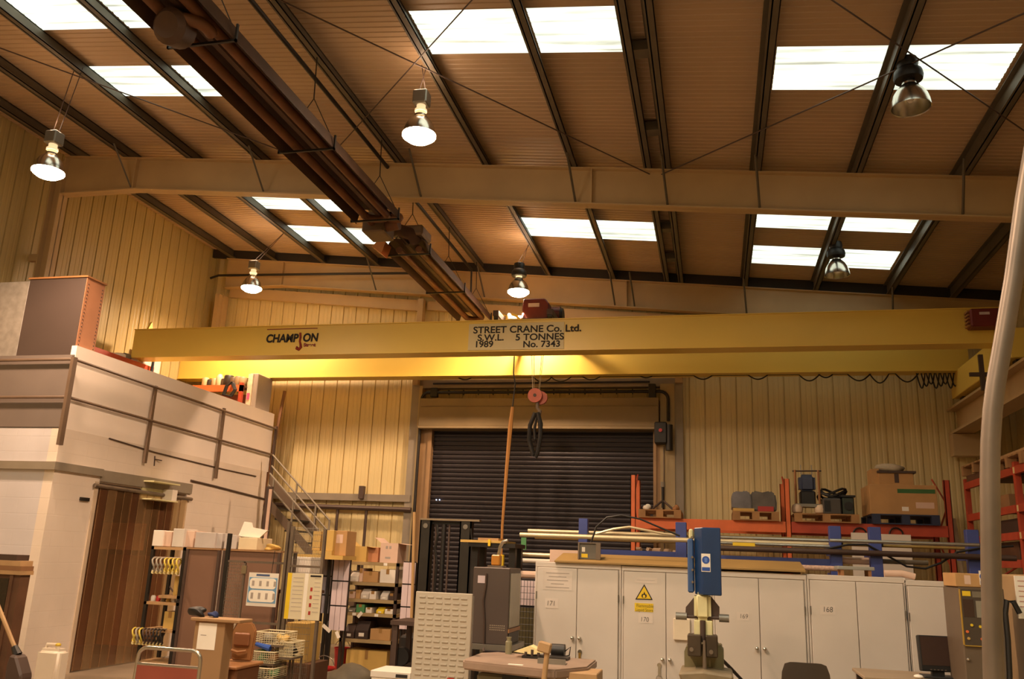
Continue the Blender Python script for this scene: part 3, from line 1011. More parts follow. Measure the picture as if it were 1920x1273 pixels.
# ================================================================== ON THE MEZZANINE
mz = thing('sheet_metal_casing', (-9.6, 10.5, 3.5), 'tall brown sheet-metal casing with riveted copper side on the mezzanine', 'casing')
xr0, xr1 = at(57, 525, Y=10.33).x, at(163, 522, Y=10.33).x
zt = at(110, 522, Y=10.33).z
B().box(xr0, xr1, 10.33, 10.7, 3.5, zt).build('body', mat('brown_casing', '483a34', .6, 0, .05, 2), mz)
B().box(xr1, xr1 + .012, 10.33, 10.72, 3.5, zt).build('side_plate', mat('copper_side', 'b07a58', .45, .2, .1, 3), mz)
b = B()
for yy in (10.37, 10.68):
    z = 4.5
    while z < zt - .05:
        b.sphere((xr1 + .012, yy, z), .011, 1, 6)
        z += .055
b.build('rivet', BRND, mz)
B().box(xr0 - .02, xr1 + .03, 10.31, 10.74, zt, zt + .025).build('cap', PLTAN, mz)
mg = tag(B().box(-11.2, xr0 - .01, 10.34, 10.8, 3.5, at(30, 528, Y=10.34).z).build('metal_locker', mat('mottled_grey', '8d857c', .6, 0, .18, 9), bevel=.01), 'mottled grey locker left of the brown casing on the mezzanine', 'locker')

# orange racking along the wall behind the parapet
mr = thing('mezzanine_rack', (-10.6, 13.4, 3.5), 'orange rack beam with white clutter seen over the near parapet', 'rack')
B().box(-10.72, -10.66, 11.2, 14.25, 5.02, 5.17).build('beam', ORAD, mr)
B().box(-11.2, -10.72, 11.2, 14.25, 5.1, 5.13).build('shelf', WOODL, mr)
for yy in (11.2, 14.2):
    B().box(-10.72, -10.64, yy, yy + .08, 3.5, 5.17).build('upright', ORAD, mr)
q = at(288, 680, X=-10.6)
tag(B().tube([(-10.6, q.y, 3.5), at(290, 658, X=-10.6)], .028, 6).build('blue_post', mat('dark_blue_paint', '2b3c52', .5)), 'thin dark blue post standing behind the parapet near the crane end', 'post')


def blob(name, c, r, m, label, cat, sq=(1, 1, 1), seed=0, group=None):
    rnd = random.Random(seed)
    bm = bmesh.new()
    bmesh.ops.create_icosphere(bm, subdivisions=3, radius=1)
    fr = [(rnd.uniform(1, 4), rnd.uniform(1, 4), rnd.uniform(1, 4), rnd.uniform(0, 6)) for _ in range(5)]
    for v in bm.verts:
        k = 1 + sum(.09 * math.sin(a * v.co.x + c_ * v.co.y + d * v.co.z + e) for a, c_, d, e in fr)
        v.co = Vector((v.co.x * k * sq[0] * r, v.co.y * k * sq[1] * r, max(v.co.z, -.6) * k * sq[2] * r))
    z0 = min(v.co.z for v in bm.verts)
    b = B()
    b.bm.free()
    b.bm = bm
    bmesh.ops.translate(bm, verts=bm.verts, vec=Vector(c) - Vector((0, 0, z0)))
    o = b.build(name, m, smooth=True)
    return tag(o, label, cat, group)


q = at(226, 664, X=-10.85)
blob('plastic_bag', (-10.9, q.y, 5.13), .2, PAPER, 'rolled white sheet lying on the orange mezzanine rack', 'sheet', (.7, 1.9, .45), 3)
for k, (px, col, lab) in enumerate(((232, PLGREY, 'grey'), (245, WHT, 'white'), (262, WHT, 'pale'))):
    q = at(px, 672 + k * 4, X=-10.8)
    blob('scrap_bag', (-10.85, q.y + .1, 5.13), .13, col, 'small %s bundle, %s, on the orange mezzanine rack' % (lab, ['first from left', 'second from left', 'third from left'][k]), 'bundle', (.8, 1, .8), 10 + k)
# rack across the far end, with its row of tins
fr = thing('mezzanine_shelf', (-10.0, 15.1, 3.5), 'orange shelf with brown back panel carrying tins over the parapet end', 'shelf')
xa, xb = at(376, 735, Y=15.3).x, at(482, 735, Y=15.3).x
xb = min(xb, -9.33)
zsh = at(440, 722, Y=15.3).z
B().box(xa - .8, xb + .05, 15.28, 15.34, zsh - .13, zsh).build('beam', ORA, fr)
B().box(xa - .8, xb + .05, 15.34, 15.7, zsh - .03, zsh - .005).build('board', WOODD, fr)
B().box(xa - .8, xb + .05, 15.66, 15.7, 3.5, zsh - .13).build('back_panel', mat('brown_ply', '8a4a2c', .6, 0, .15, 3), fr)
for x in (xa - .8, xb - .02):
    B().box(x, x + .07, 15.28, 15.35, 3.5, zsh + .05).build('upright', ORAD, fr)
x = xa
tins = [('c9b48a', 'cream tin', .2, .1), ('3c3630', 'black can', .16, .08), ('b9a67e', 'tan tin', .18, .1), ('cabf9a', 'pale funnel pot', .22, .1), ('4a3c2c', 'brown can', .17, .09), ('2a2420', 'black drum', .24, .14),
        ('5c4a36', 'dark brown drum', .2, .12), ('8c7a5c', 'olive tin', .22, .11), ('a08a64', 'tan drum', .2, .12)]
for k, (c, nm, h, r) in enumerate(tins):
    r *= .72
    x = xa - .05 + (xb - xa) * k / 8.3
    b = B().lathe([(r * .92, 0), (r, .01), (r, h - .02), (r * .9, h), (r * .55, h + (.05 if k in (3,) else .005))], (x, 15.5, zsh), 14)
    t = b.build('tin', mat('tin_' + c, c, .5, .1), smooth=True)
    tag(t, '%s standing %s from the left on the orange mezzanine shelf' % (nm, ORD[k]), 'tin', 'tins on the mezzanine shelf')
b = B()
for k in range(4):
    q = at(433 + k * 1.5, 722, Y=15.24)
    b.tube([q + Vector((0, -.02 * k, .06)), q + Vector((-.1, -.03, -.02)), q + Vector((-.14, -.04, -.2)), q + Vector((.02, -.04, -.24)), q + Vector((.1, -.03, -.1)), q + Vector((0, .02, .05))], .016, 6)
tag(b.build('cable_coil', CABLE), 'black cable coil hanging over the orange mezzanine shelf', 'cable')
# tall grey locker standing at the far end of the parapet, and items by the left wall
lk = thing('open_locker', (-9.25, 15.4, 3.5), 'tall grey locker with open white-edged side at the parapet end', 'locker')
zt = RB - .02
la, lb_ = -9.27, -9.075
B().box(la, lb_, 15.5, 16.1, 3.5, zt).build('body', mat('locker_grey', '8c8074', .6, 0, .05, 3), lk, bevel=.012)
B().box(la - .005, la + .1, 15.46, 15.5, 3.5, zt - .02).build('door_edge', mat('worn_cream_edge', 'cbb79a', .6, 0, .2, 12), lk)
B().box(la + .01, la + .07, 15.45, 15.46, 4.75, 4.88).build('sticker', mat('pink_sticker', 'b8507a', .5), lk)
q = at(520, 803, Y=16.45)
lp = tag(B().tube([at(534, 733, Y=16.45), q, q + (q - at(534, 733, Y=16.45)) * ((q.z - 0) / (at(534, 733, Y=16.45).z - q.z))], .035, 6).build('leaning_bar', mat('brown_bar', '8a6244', .5)), 'brown bar leaning outward past the far end of the parapet', 'bar')
wb = tag(B().box(-11.25, -11.19, 14.35, 15.2, 3.5, 5.6).build('white_board', WHT), 'tall pale board standing against the left wall behind the parapet', 'board')

# ================================================================== STAIRS behind the office
st = thing('steel_staircase', (-7.5, 15, 0), 'grey steel staircase with handrails behind the office block', 'stairs')
T0 = Vector((-7.59, 14.8, 2.22))
slope = -.92
xb = T0.x - T0.z / slope
for yy, xe, x0 in ((14.8, -7.1, -8.2), (15.75, -7.33, -8.7)):
    b = B()
    b.prism([(x0, T0.z + (x0 - T0.x) * slope - .2), (x0, T0.z + (x0 - T0.x) * slope), (xb, 0), (xb - .2, 0)], 'Y', yy, yy + .03)
    b.build('stringer', mat('stair_grey', '6a5848', .5, .1, .1, 3), st)
    for off in (.2, .42):
        B().tube([(x, yy + .015, T0.z + (x - T0.x) * slope + off) for x in (x0, xe)], .018, 6).build('handrail', TRIMG, st)
    for x in (-8.1, -7.65, xe):
        z = T0.z + (x - T0.x) * slope
        B().tube([(x, yy + .015, z - .1), (x, yy + .015, z + .42)], .02, 6).build('post', TRIMG, st)
n = 13
for k in range(n):
    x = -8.1 + (xb + 8.1) * k / n
    z = T0.z + (x - T0.x) * slope - .12
    B().box(x - .13, x + .13, 14.83, 15.75, z - .02, z + .01).build('tread', BLKM, st)
lw = thing('leaning_plank', (-7.7, 14.5, 0), 'pinkish white plank standing upright against the dark column by the stairs', 'plank')
p, q = at(502, 912, Y=14.4), at(492, 1025, Y=14.4)
B().box(p.x - .03, p.x + .09, 14.4, 14.46, 0, p.z).build('plank', BRND, lw)
B().box(p.x + .05, p.x + .1, 14.37, 14.4, q.z, p.z - .05).build('edge', CARDP, lw)
# ================================================================== helpers for things seen face-on
def face(px0, px1, py0, py1, Y):
    """x0, x1, z0, z1 on the plane Y of a rectangle seen between two pixel columns and two pixel rows"""
    pm, qm = (py0 + py1) / 2, (px0 + px1) / 2
    return at(px0, pm, Y=Y).x, at(px1, pm, Y=Y).x, at(qm, py1, Y=Y).z, at(qm, py0, Y=Y).z


def carton(x0, x1, y0, y1, z0, z1, m, label, open_=False, tape=True, name='cardboard_box', group=None, cat='box', marks=None):
    t = thing(name, ((x0 + x1) / 2, (y0 + y1) / 2, z0), label, cat, group)
    b = B()
    if open_:
        w = .012
        b.box(x0, x1, y0, y1, z0, z0 + .012).box(x0, x0 + w, y0, y1, z0 + .012, z1).box(x1 - w, x1, y0, y1, z0 + .012, z1)
        b.box(x0 + w, x1 - w, y0, y0 + w, z0 + .012, z1).box(x0 + w, x1 - w, y1 - w, y1, z0 + .012, z1)
        b.build('body', m, t)
        fl = (y1 - y0) * .4
        B().quad((x0, y0, z1), (x0, y1, z1), (x0 - fl * .7, y1, z1 + fl * .5), (x0 - fl * .7, y0, z1 + fl * .5)).build('flap', m, t)
        B().quad((x1, y0, z1), (x1, y1, z1), (x1 + fl * .8, y1, z1 - fl * .1), (x1 + fl * .8, y0, z1 - fl * .1)).build('flap', m, t)
    else:
        b.box(x0, x1, y0, y1, z0, z1).build('body', m, t, bevel=.004)
        if tape:
            xm = (x0 + x1) / 2
            B().box(xm - .025, xm + .025, y0 - .001, y1, z1, z1 + .001).box(xm - .025, xm + .025, y0 - .0015, y0, z1 - (z1 - z0) * .35, z1).build('tape', mat('parcel_tape', 'a07a48', .3), t)
    for mx0, mx1, mz0, mz1, mm, nm in (marks or ()):
        X = lambda f: x0 + (x1 - x0) * f
        Z = lambda f: z0 + (z1 - z0) * f
        B().box(X(mx0), X(mx1), y0 - .002, y0, Z(mz0), Z(mz1)).build(nm, mm, t)
    return t


def pallet(x0, x1, y0, y1, z0, h, m, label, group='pallets on the racks'):
    t = thing('pallet', ((x0 + x1) / 2, (y0 + y1) / 2, z0), label, 'pallet', group)
    nb = 7
    w = (y1 - y0) / (nb + (nb - 1) * .35)
    for k in range(nb):
        ya = y0 + k * w * 1.35
        B().box(x0, x1, ya, ya + w, z0 + h - .02, z0 + h).build('deck_board', m, t)
    for k in range(3):
        ya = y0 + (y1 - y0 - .1) * k / 2
        B().box(x0, x1, ya, ya + .1, z0, z0 + .02).build('bottom_board', m, t)
        for q in range(3):
            xa = x0 + (x1 - x0 - .12) * q / 2
            B().box(xa, xa + .12, ya, ya + .1, z0 + .02, z0 + h - .02).build('block', m, t)
    return t


# ================================================================== PALLET RACK along the back wall
RY0, RY1 = 15.0, 15.95
zb1 = at(1330, 974, Y=RY0).z
zb0 = at(1330, 994, Y=RY0).z
rk = thing('pallet_rack', (1.2, 15.5, 0), 'orange pallet rack standing along the back wall right of the shutter', 'rack')
UX = [at(1187, 950, Y=RY0).x, at(1477, 950, Y=RY0).x, at(1779, 950, Y=RY0).x]
for k, ux in enumerate(UX):
    zt = (3.3, 3.28, 3.3)[k]
    for yy in (RY0, RY1):
        b = B().box(ux - .045, ux + .045, yy, yy + .015, 0, zt).box(ux - .045, ux - .033, yy, yy + .075, 0, zt).box(ux + .033, ux + .045, yy, yy + .075, 0, zt)
        b.build('upright', ORA if k < 2 else ORAD, rk)
    z = .4
    s = 0
    while z < 3.0:
        B().tube([(ux, RY0 + .06, z if s else z + .5), (ux, RY1, z + .5 if s else z)], .016, 4).build('brace', ORAD, rk)
        z += .5
        s = 1 - s
for a, c in ((0, 1), (1, 2)):
    for yy in (RY0 - .02, RY1 + .04):
        B().box(UX[a] + .045, UX[c] - .045, yy, yy + .05, zb0, zb1).build('beam', ORA if a == 0 else ORAD, rk)
    for yy in (RY0 - .02, RY1 + .04):
        B().box(UX[a] + .045, UX[c] - .045, yy, yy + .05, .95, 1.07).build('beam', ORAD, rk)

PZ = zb1
x0, x1, _, zt = face(1197, 1277, 957, 974, RY0 - .1)
pallet(x0, x1, RY0 - .1, RY0 + 1.05, PZ, .14, WOOD, 'wooden pallet with a tripod stand, at the left end of the orange rack')
tp = thing('tripod_stand', ((x0 + x1) / 2, 15.4, PZ + .14), 'small dark tripod stand on the leftmost rack pallet', 'stand')
cx = at(1243, 940, Y=15.4).x
zt = at(1243, 908, Y=15.4).z
b = None
for dx, dy in ((-.2, -.12), (.2, -.12), (0, .2)):
    B().tube([(cx + dx, 15.4 + dy, PZ + .15), (cx, 15.4, zt - .28)], .018, 6).build('leg', BRND, tp)
B().cyl((cx, 15.4, PZ + .2), (cx, 15.4, zt), .025).build('column', BLKM, tp)
B().cyl((cx, 15.4, zt - .05), (cx, 15.4, zt + .04), .04).build('head', PLGREY, tp)
for k, px in enumerate((1214, 1268)):
    q = at(px, 955, Y=15.2)
    blob('rag_bundle', (q.x, 15.15, PZ + .14), .06, PLTAN if k else PAPER, ('pale', 'tan')[k] + ' little bundle beside the tripod legs on the rack', 'bundle', (1, 1, 1), 30 + k)

x0, x1, _, zt = face(1374, 1461, 960, 974, RY0 - .1)
pallet(x0, x1, RY0 - .1, RY0 + 1.05, PZ, .15, WOOD, 'wooden pallet carrying the grey shrink-wrapped load on the orange rack')
x0, x1, z0, zt = face(1372, 1456, 919, 958, RY0)
wl = thing('wrapped_load', ((x0 + x1) / 2, 15.4, PZ + .15), 'grey shrink-wrapped lumpy load on the second rack pallet', 'load')
for k, (f0, f1, m) in enumerate(((0, .44, TARP), (.42, 1, mat('dark_shrink_wrap', '5b5550', .35, 0, .3, 5)))):
    b = B()
    xa, xb = x0 + (x1 - x0) * f0, x0 + (x1 - x0) * f1
    b.prism([(xa, PZ + .2 - .04 * k), (xa + .0, zt - .08), (xa + .05, zt - (.0 if k else .02)), (xa + .2, zt - .03), (xb - .1, zt), (xb - .01, zt - .05), (xb + .01, zt - .2), (xb, PZ + .16)], 'Y', 15.0 + .04 * k, 15.75 - .03 * k)
    o = b.build('wrapped_pack', m, wl, bevel=.025, segs=2, smooth=True)
B().box(x0 + .02, x0 + .36, 14.98, 15.7, PZ + .15, PZ + .2).build('board', CARDY, wl)
B().box(x0 + .42, x1 - .05, 15.0, 15.06, PZ + .16, PZ + .24).build('red_strap', REDS, wl)

x0, x1, _, zt = face(1490, 1611, 961, 975, RY0 - .1)
pallet(x0, x1, RY0 - .1, RY0 + 1.05, PZ, .14, WOOD, 'wooden pallet carrying the blue machine and the welding set')
PT = PZ + .14
x0, x1, z0, zt = face(1499, 1530, 889, 945, 15.2)
bm_ = thing('blue_floor_machine', ((x0 + x1) / 2, 15.3, PT), 'tall blue machine on a pale frame with two round feet on the rack', 'machine')
B().box(x0, x1, 15.2, 15.5, z0 + .2, zt).build('blue_hood', mat('slate_blue', '3a4460', .45), bm_, bevel=.05, segs=3)
B().box(x0 + .01, x1 - .01, 15.2, 15.48, z0 - .02, z0 + .22).build('lower_panel', BLK, bm_, bevel=.02)
for x in (x0 - .06, x1 + .05):
    B().tube([(x, 15.22, z0 - .05), (x, 15.22, zt + .02), (x, 15.22, zt + .07)], .022, 6).build('frame_tube', PLTAN, bm_)
B().tube([(x0 - .1, 15.22, zt + .05), (x1 + .1, 15.22, zt + .06)], .014, 6).build('handle', BRND, bm_)
for x in (x0 + .04, x1 - .05):
    B().tube([(x, 15.25, zt), (x, 15.25, zt + .16)], .01, 5).build('rod', WIREM, bm_)
for x in (x0 - .05, x1 + .05):
    B().lathe([(.04, 0), (.085, .03), (.095, .09), (.07, .15), (.03, .17)], (x, 15.2, PT), 14).build('foot', mat('pale_foot', 'd8c0a4', .5), bm_, smooth=True)
B().box(x0 - .05, x1 + .05, 15.15, 15.45, PT + .12, PT + .17).build('base_plate', GRYM, bm_)
x0, x1, z0, zt = face(1543, 1578, 934, 960, 15.1)
ws = thing('welding_set', ((x0 + x1) / 2, 15.3, PT), 'dark grey welding set with coiled cable on top', 'welder')
B().box(x0, x1, 15.1, 15.55, PT, zt).build('case', mat('dark_grey_case', '4a4540', .5), ws, bevel=.02)
B().box(x0 + .02, x0 + .12, 15.095, 15.1, PT + .05, zt - .04).build('grille', BLK, ws)
b = B()
for k in range(4):
    b.tube([Vector(((x0 + x1) / 2 + .02 * k + .2 * math.cos(a), 15.3 + .13 * math.sin(a), zt + .03 + .03 * k + .05 * math.sin(a * 2 + k))) for a in (2 * math.pi * i / 14 for i in range(14))], .02, 6, True)
b.build('cable_coil', CABLE, ws)
x0, x1, z0, zt = face(1580, 1602, 932, 960, 15.1)
w2 = thing('compressor_unit', ((x0 + x1) / 2, 15.3, PT), 'small dark green unit right of the welding set on the rack', 'machine')
B().box(x0, x1, 15.1, 15.5, PT, zt).build('case', mat('dark_green_case', '2f3b33', .5), w2, bevel=.02)
B().cyl(((x0 + x1) / 2, 15.1, (PT + zt) / 2), ((x0 + x1) / 2, 15.08, (PT + zt) / 2), .07).build('fan_guard', BLK, w2)
B().box(x0 - .02, x1 + .02, 15.08, 15.52, zt, zt + .03).build('lid', BLK, w2)

x0, x1, _, zt = face(1636, 1762, 959, 976, RY0 - .1)
pallet(x0, x1, RY0 - .1, RY0 + 1.05, PZ, .16, mat('dark_blue_pallet', '26304a', .6), 'dark blue pallet under the big cardboard cartons at the right rack end')
x0, x1, z0, zt = face(1631, 1757, 909, 958, RY0 - .05)
carton(x0, x1, RY0 - .05, 15.8, PZ + .16, zt, CARD, 'large cardboard carton with a green stripe on the blue pallet', name='cardboard_carton', tape=False,
       marks=((.42, .98, .72, .86, mat('green_print', '3f6a3c', .8), 'green_stripe'), (.68, .95, .22, .42, CARDP, 'shipping_label'), (.47, .57, .12, .26, PAPER, 'label')))
xa, xb, z2, zt2 = face(1648, 1713, 887, 909, 15.05)
carton(xa, xb, 15.05, 15.55, zt, zt2, CARD, 'medium carton with a dark tape strip on top of the large carton', marks=((.45, .58, .2, .95, BRND, 'dark_tape'),))
xa2, xb2, z3, zt3 = face(1632, 1647, 880, 909, 15.2)
carton(xa2, xb2, 15.1, 15.5, zt, zt3, CARD, 'narrow tall carton left of the medium carton on the rack', tape=False)
tag(B().box(xa - .02, xb + .04, 15.02, 15.58, zt2, zt2 + .035).build('dark_board', BRND), 'thin dark board lying on the medium carton on the rack', 'board')
blob('white_sack', ((xa + xb) / 2 - .05, 15.3, zt2 + .035), .2, mat('dirty_white_sack', 'b4a288', .7, 0, .1, 5), 'crumpled pale sack lying on the topmost carton of the rack', 'sack', (1.25, .9, .4), 5)
# under the beam: white debris and white boards
dz = at(1230, 1040, Y=15.4)
b = B()
rnd = random.Random(4)
for k in range(26):
    c = Vector((at(1195 + rnd.random() * 78, 1030, Y=15.3).x, 15.2 + rnd.random() * .5, 1.9 + rnd.random() * .16))
    M = Matrix.Rotation(rnd.random() * 3, 3, 'Z') @ Matrix.Rotation(rnd.random() * 2, 3, 'X')
    b.obox(c, (.16, .05, .05), M)
tag(b.build('offcut_pile', mat('pale_offcuts', 'c9b096', .7)), 'heap of pale offcuts seen between the blue rack posts', 'offcuts', kind='stuff')
x0, x1, z0, z1 = face(1193, 1278, 1032, 1050, 15.1)
tag(B().box(x0, x1, 15.1, 15.8, 1.07, 1.88).build('offcut_crate', WOODD), 'dark crate under the pale offcuts on the lower rack level', 'crate')
for k, (a, c, t_, u) in enumerate(((1597, 1640, 999, 1046), (1651, 1709, 1002, 1040))):
    x0, x1, z0, z1 = face(a, c, t_, u, 14.9)
    tag(B().box(x0, x1, 14.9, 14.93, 1.07, z1).build('white_sheet', WHT), ('first white panel propped under the carton pallet, left of the blue post',
        'second white panel propped under the carton pallet, right of the blue post')[k], 'panel')
b = B()
for k, px in enumerate((1612, 1680)):
    q = at(px, 998, Y=14.95)
    tag(B().tube(arc((q.x, 14.95, q.z - .03), .1, 0, 180, 8, 'XZ'), .014, 6).build('cable_loop', CABLE), 'dark cable loop over the %s white panel under the rack' % ('first', 'second')[k], 'cable')
# pale planks and orange upright leaning between the two racks
tag(B().tube([(3.98, 15.25, 0), tuple(at(1787, 972, Y=15.2))], .04, 4).build('leaning_lath', mat('pale_lath', 'c8b698', .6)), 'pale lath leaning in the corner between the two orange racks', 'lath')

# ================================================================== PALLET RACK along the right wall
RX = 3.86
sr = thing('side_pallet_rack', (4.3, 13, 0), 'dark orange pallet rack standing along the right wall', 'rack')
SY = [14.85, 12.5, 10.2]
zt = at(1797, 902, X=RX).z
for yy in SY:
    for xx in (RX, RX + .88):
        b = B().box(xx, xx + .07, yy - .045, yy + .045, 0, zt)
        b.build('upright', ORAD, sr)
    for z in (.4, 1.0, 1.6, 2.2):
        B().tube([(RX + .06, yy, z), (RX + .88, yy, z + .55)], .016, 4).build('brace', ORAD, sr)
LV = [at(1860, y, X=RX).z for y in (889, 956, 1003, 1051)]
for k, z in enumerate(LV):
    for a, c in ((0, 1), (1, 2)):
        for xx in (RX - .02, RX + .9):
            B().box(xx, xx + .05, SY[c] + .045, SY[a] - .045, z - .1, z).build('beam', ORAD, sr)
for yy in SY[1:]:
    for z in LV[:3]:
        B().box(RX - .025, RX - .02, yy - .1, yy - .05, z - .09, z - .01).build('beam_label', mat('cream_label', 'd8c48a', .6), sr)
z = LV[0]
pallet(RX - .05, RX + 1.1, 13.5, 14.75, z + .1, .15, WOOD, 'wooden pallet on top of the right-hand rack, end nearest the back wall')
tag(B().box(RX, RX + 1, 13.45, 14.7, z, z + .1).build('timber_board', WOODD), 'dark boards lying under the topmost pallet at the far end of the side rack', 'board')
pallet(RX - .05, RX + 1.1, 12.0, 13.2, z + .0, .15, WOOD, 'second wooden pallet along the top of the right-hand rack')
b = B()
for k in range(9):
    b.box(RX - .02 + .11 * k, RX + .06 + .11 * k, 11.2, 13.3, z + .155, z + .19 + .012 * (k % 3))
tag(b.build('lath_bundle', WOODL), 'bundle of pale wooden laths on the second top pallet of the side rack', 'laths')
for k, (ya, yb_, lv, m, nm, h) in enumerate(((13.2, 14.4, 1, CARDD, 'dark cardboard box', .2), (11.2, 12.2, 1, WOODD, 'dark wooden crate', .26), (12.8, 14.3, 2, BRND, 'black toolbox', .2), (11.0, 12.1, 2, CARDD, 'tan carton', .22), (13.0, 14.2, 3, WOODD, 'dark bin', .25), (10.8, 12.0, 3, PLGREY, 'grey carton', .25))):
    carton(RX + .12, RX + .85, ya, yb_, LV[lv], LV[lv] + h, m, '%s on the %s level of the side rack' % (nm, ('top', 'second', 'third', 'fourth')[lv]), tape=False, name='stored_box')
tag(B().box(XR - .1, XR - .04, 10, 15.2, 3.9, 4.2).build('dark_plank', WOODD), 'dark plank fixed high along the right wall under the runway beam', 'plank')

# ================================================================== BLUE STOCK RACK behind the cabinets
KY = 11.5
bk = thing('stock_rack', (.6, KY, 0), 'blue steel stock rack with upright posts behind the white cabinets', 'rack')
KX = [at(1093, 1000, Y=KY).x, at(1277, 1010, Y=KY).x, at(1567, 1020, Y=KY).x, at(1642, 1020, Y=KY).x, at(1826, 1025, Y=KY).x]
KT = [at(1093, 972, Y=KY).z, at(1277, 979, Y=KY).z, at(1561, 986, Y=KY).z, at(1638, 988, Y=KY).z, at(1819, 993, Y=KY).z]
for k, x in enumerate(KX):
    wd = .06 if k == 0 else .07
    B().box(x - wd, x + wd, KY, KY + .12, 0, KT[k]).build('post', BLU, bk, bevel=.006)
    B().box(x - .05, x + .05, KY + .12, KY + .6, 2.0, 2.05).build('arm', BLU, bk)
    B().box(x - .05, x + .05, KY + .12, KY + .55, 1.74, 1.79).build('arm', BLU, bk)
    B().cyl((x + wd, KY + .02, 2.16), (x + wd + .015, KY + .02, 2.16), .035).build('bolt', BLK, bk)
zb = at(1200, 1042, Y=KY).z
B().box(KX[0] + .06, KX[1] - .07, KY + .02, KY + .1, zb - .065, zb + .065).build('cross_beam', BLU, bk)
B().box(KX[1] + .07, KX[2] - .07, KY + .02, KY + .1, zb - .085, zb + .045).build('cross_beam', BLU, bk)
B().box(KX[3] + .07, KX[4] - .07, KY + .02, KY + .1, 1.2, 1.3).build('cross_beam', BLU, bk)

TB = [  # pixel ends, depth, radius, material, label
    ((990, 996), (1277, 1003), 11.82, .026, TUBEP, 'topmost pale tube reaching left past the first blue post'),
    ((975, 1003), (1292, 1012), 11.2, .03, TUBEP, 'longest pale tube sticking out left of the first blue post'),
    ((1003, 1008), (1290, 1016), 11.62, .022, TUBEB, 'thin brass tube below the pale tubes at the left blue post'),
    ((1110, 1003), (1556, 1008), 11.94, .026, TUBEB, 'long brass tube lying on the upper arms between the middle blue posts'),
    ((1120, 1011), (1556, 1017), 11.88, .03, TUBEP, 'pale tube under the long brass tube between the middle blue posts'),
    ((1350, 1008), (1563, 1013), 11.58, .022, TUBES, 'bright steel tube right of the blue drill guard'),
    ((1345, 1019), (1560, 1023), 11.54, .018, TUBES, 'thin steel tube below the bright steel tube right of the drill'),
    ((1350, 1029), (1905, 1045), 11.462, .036, BRND, 'long dark pipe running across the blue posts towards the right'),
    ((1556, 1012), (1836, 1023), 11.2, .022, TUBES, 'steel tube between the third and last blue posts'),
    ((1556, 1020), (1836, 1029), 11.64, .02, TUBEB, 'brass tube just under the steel tube near the last blue post'),
    ((980, 1041), (1112, 1043), 11.3, .03, TUBEP, 'short pale tube end on the lower left arm of the blue rack'),
    ((971, 1051), (1085, 1054), 11.65, .03, WHT, 'white tube end lowest on the left arm of the blue rack'),
    ((1080, 1048), (1292, 1056), 11.2, .03, mat('patterned_pale_rod', 'c9a894', .6, 0, .3, 30), 'pinkish rod on the lower arms left of the drill'),
    ((1262, 1055), (1580, 1066), 11.2, .032, mat('patterned_pale_rod', 'c9a894'), 'pinkish rod on the lower arms right of the drill'),
    ((1572, 1050), (1640, 1053), 11.65, .045, CARDP, 'thick pale roll between the third and fourth blue posts'),
    ((1655, 1052), (1740, 1056), 11.65, .03, PLGREY, 'grey bar right of the fourth blue post'),
]
for a, c, yy, r, m, lab in TB:
    p, q = at(*a, Y=yy), at(*c, Y=yy)
    z = (p.z + q.z) / 2
    p.z = q.z = z
    if yy > 11.6:
        for x in KX:
            if p.x - .12 < x < q.x + .12:
                za = 2.05 if z > 2.05 else 1.79
                B().box(x - .03, x + .03, yy - .012, yy + .012, min(za, z - r) - .01, z - r + .004).build('peg', BLU, bk)
    b = B().tube([p, q], r, 10)
    tag(b.build('stock_tube', m, smooth=True), lab, 'tube', 'bar stock on the blue rack')
p = [at(*q, Y=11.7) for q in ((1117, 1001), (1150, 992), (1180, 988), (1220, 996), (1245, 1001), (1268, 1003))]
tag(B().tube(p, .018, 6).build('bent_lath', TUBEP, smooth=True), 'bowed pale strip arching over the tubes left of the drill', 'strip')
p = [at(*q, Y=11.487) for q in ((1545, 1030), (1590, 1021), (1625, 1021), (1660, 1040), (1700, 1062), (1735, 1066), (1765, 1055), (1795, 1035), (1840, 1027), (1900, 1024))]
tag(B().tube(p, .014, 6).build('slack_cable', CABLE, smooth=True), 'slack black cable drooping between the right-hand blue posts', 'cable')
q = at(985, 1018, Y=11.7)
tag(B().box(q.x - .05, q.x + .02, 11.655, 11.68, q.z - .09, q.z + .07).build('green_tag', GREEN), 'green tag hanging from the left tube ends', 'tag')
x0, x1, z0, z1 = face(1395, 1412, 1021, 1027, 11.6)
tag(B().box(x0 - .14, x1 + .02, 11.5, 11.56, z0, z1 + .02).build('tape_strip', YELS), 'yellow and black strip lying on the tubes right of the drill', 'strip')

# ================================================================== WHITE CABINETS
CY = 9.5
DW = .928


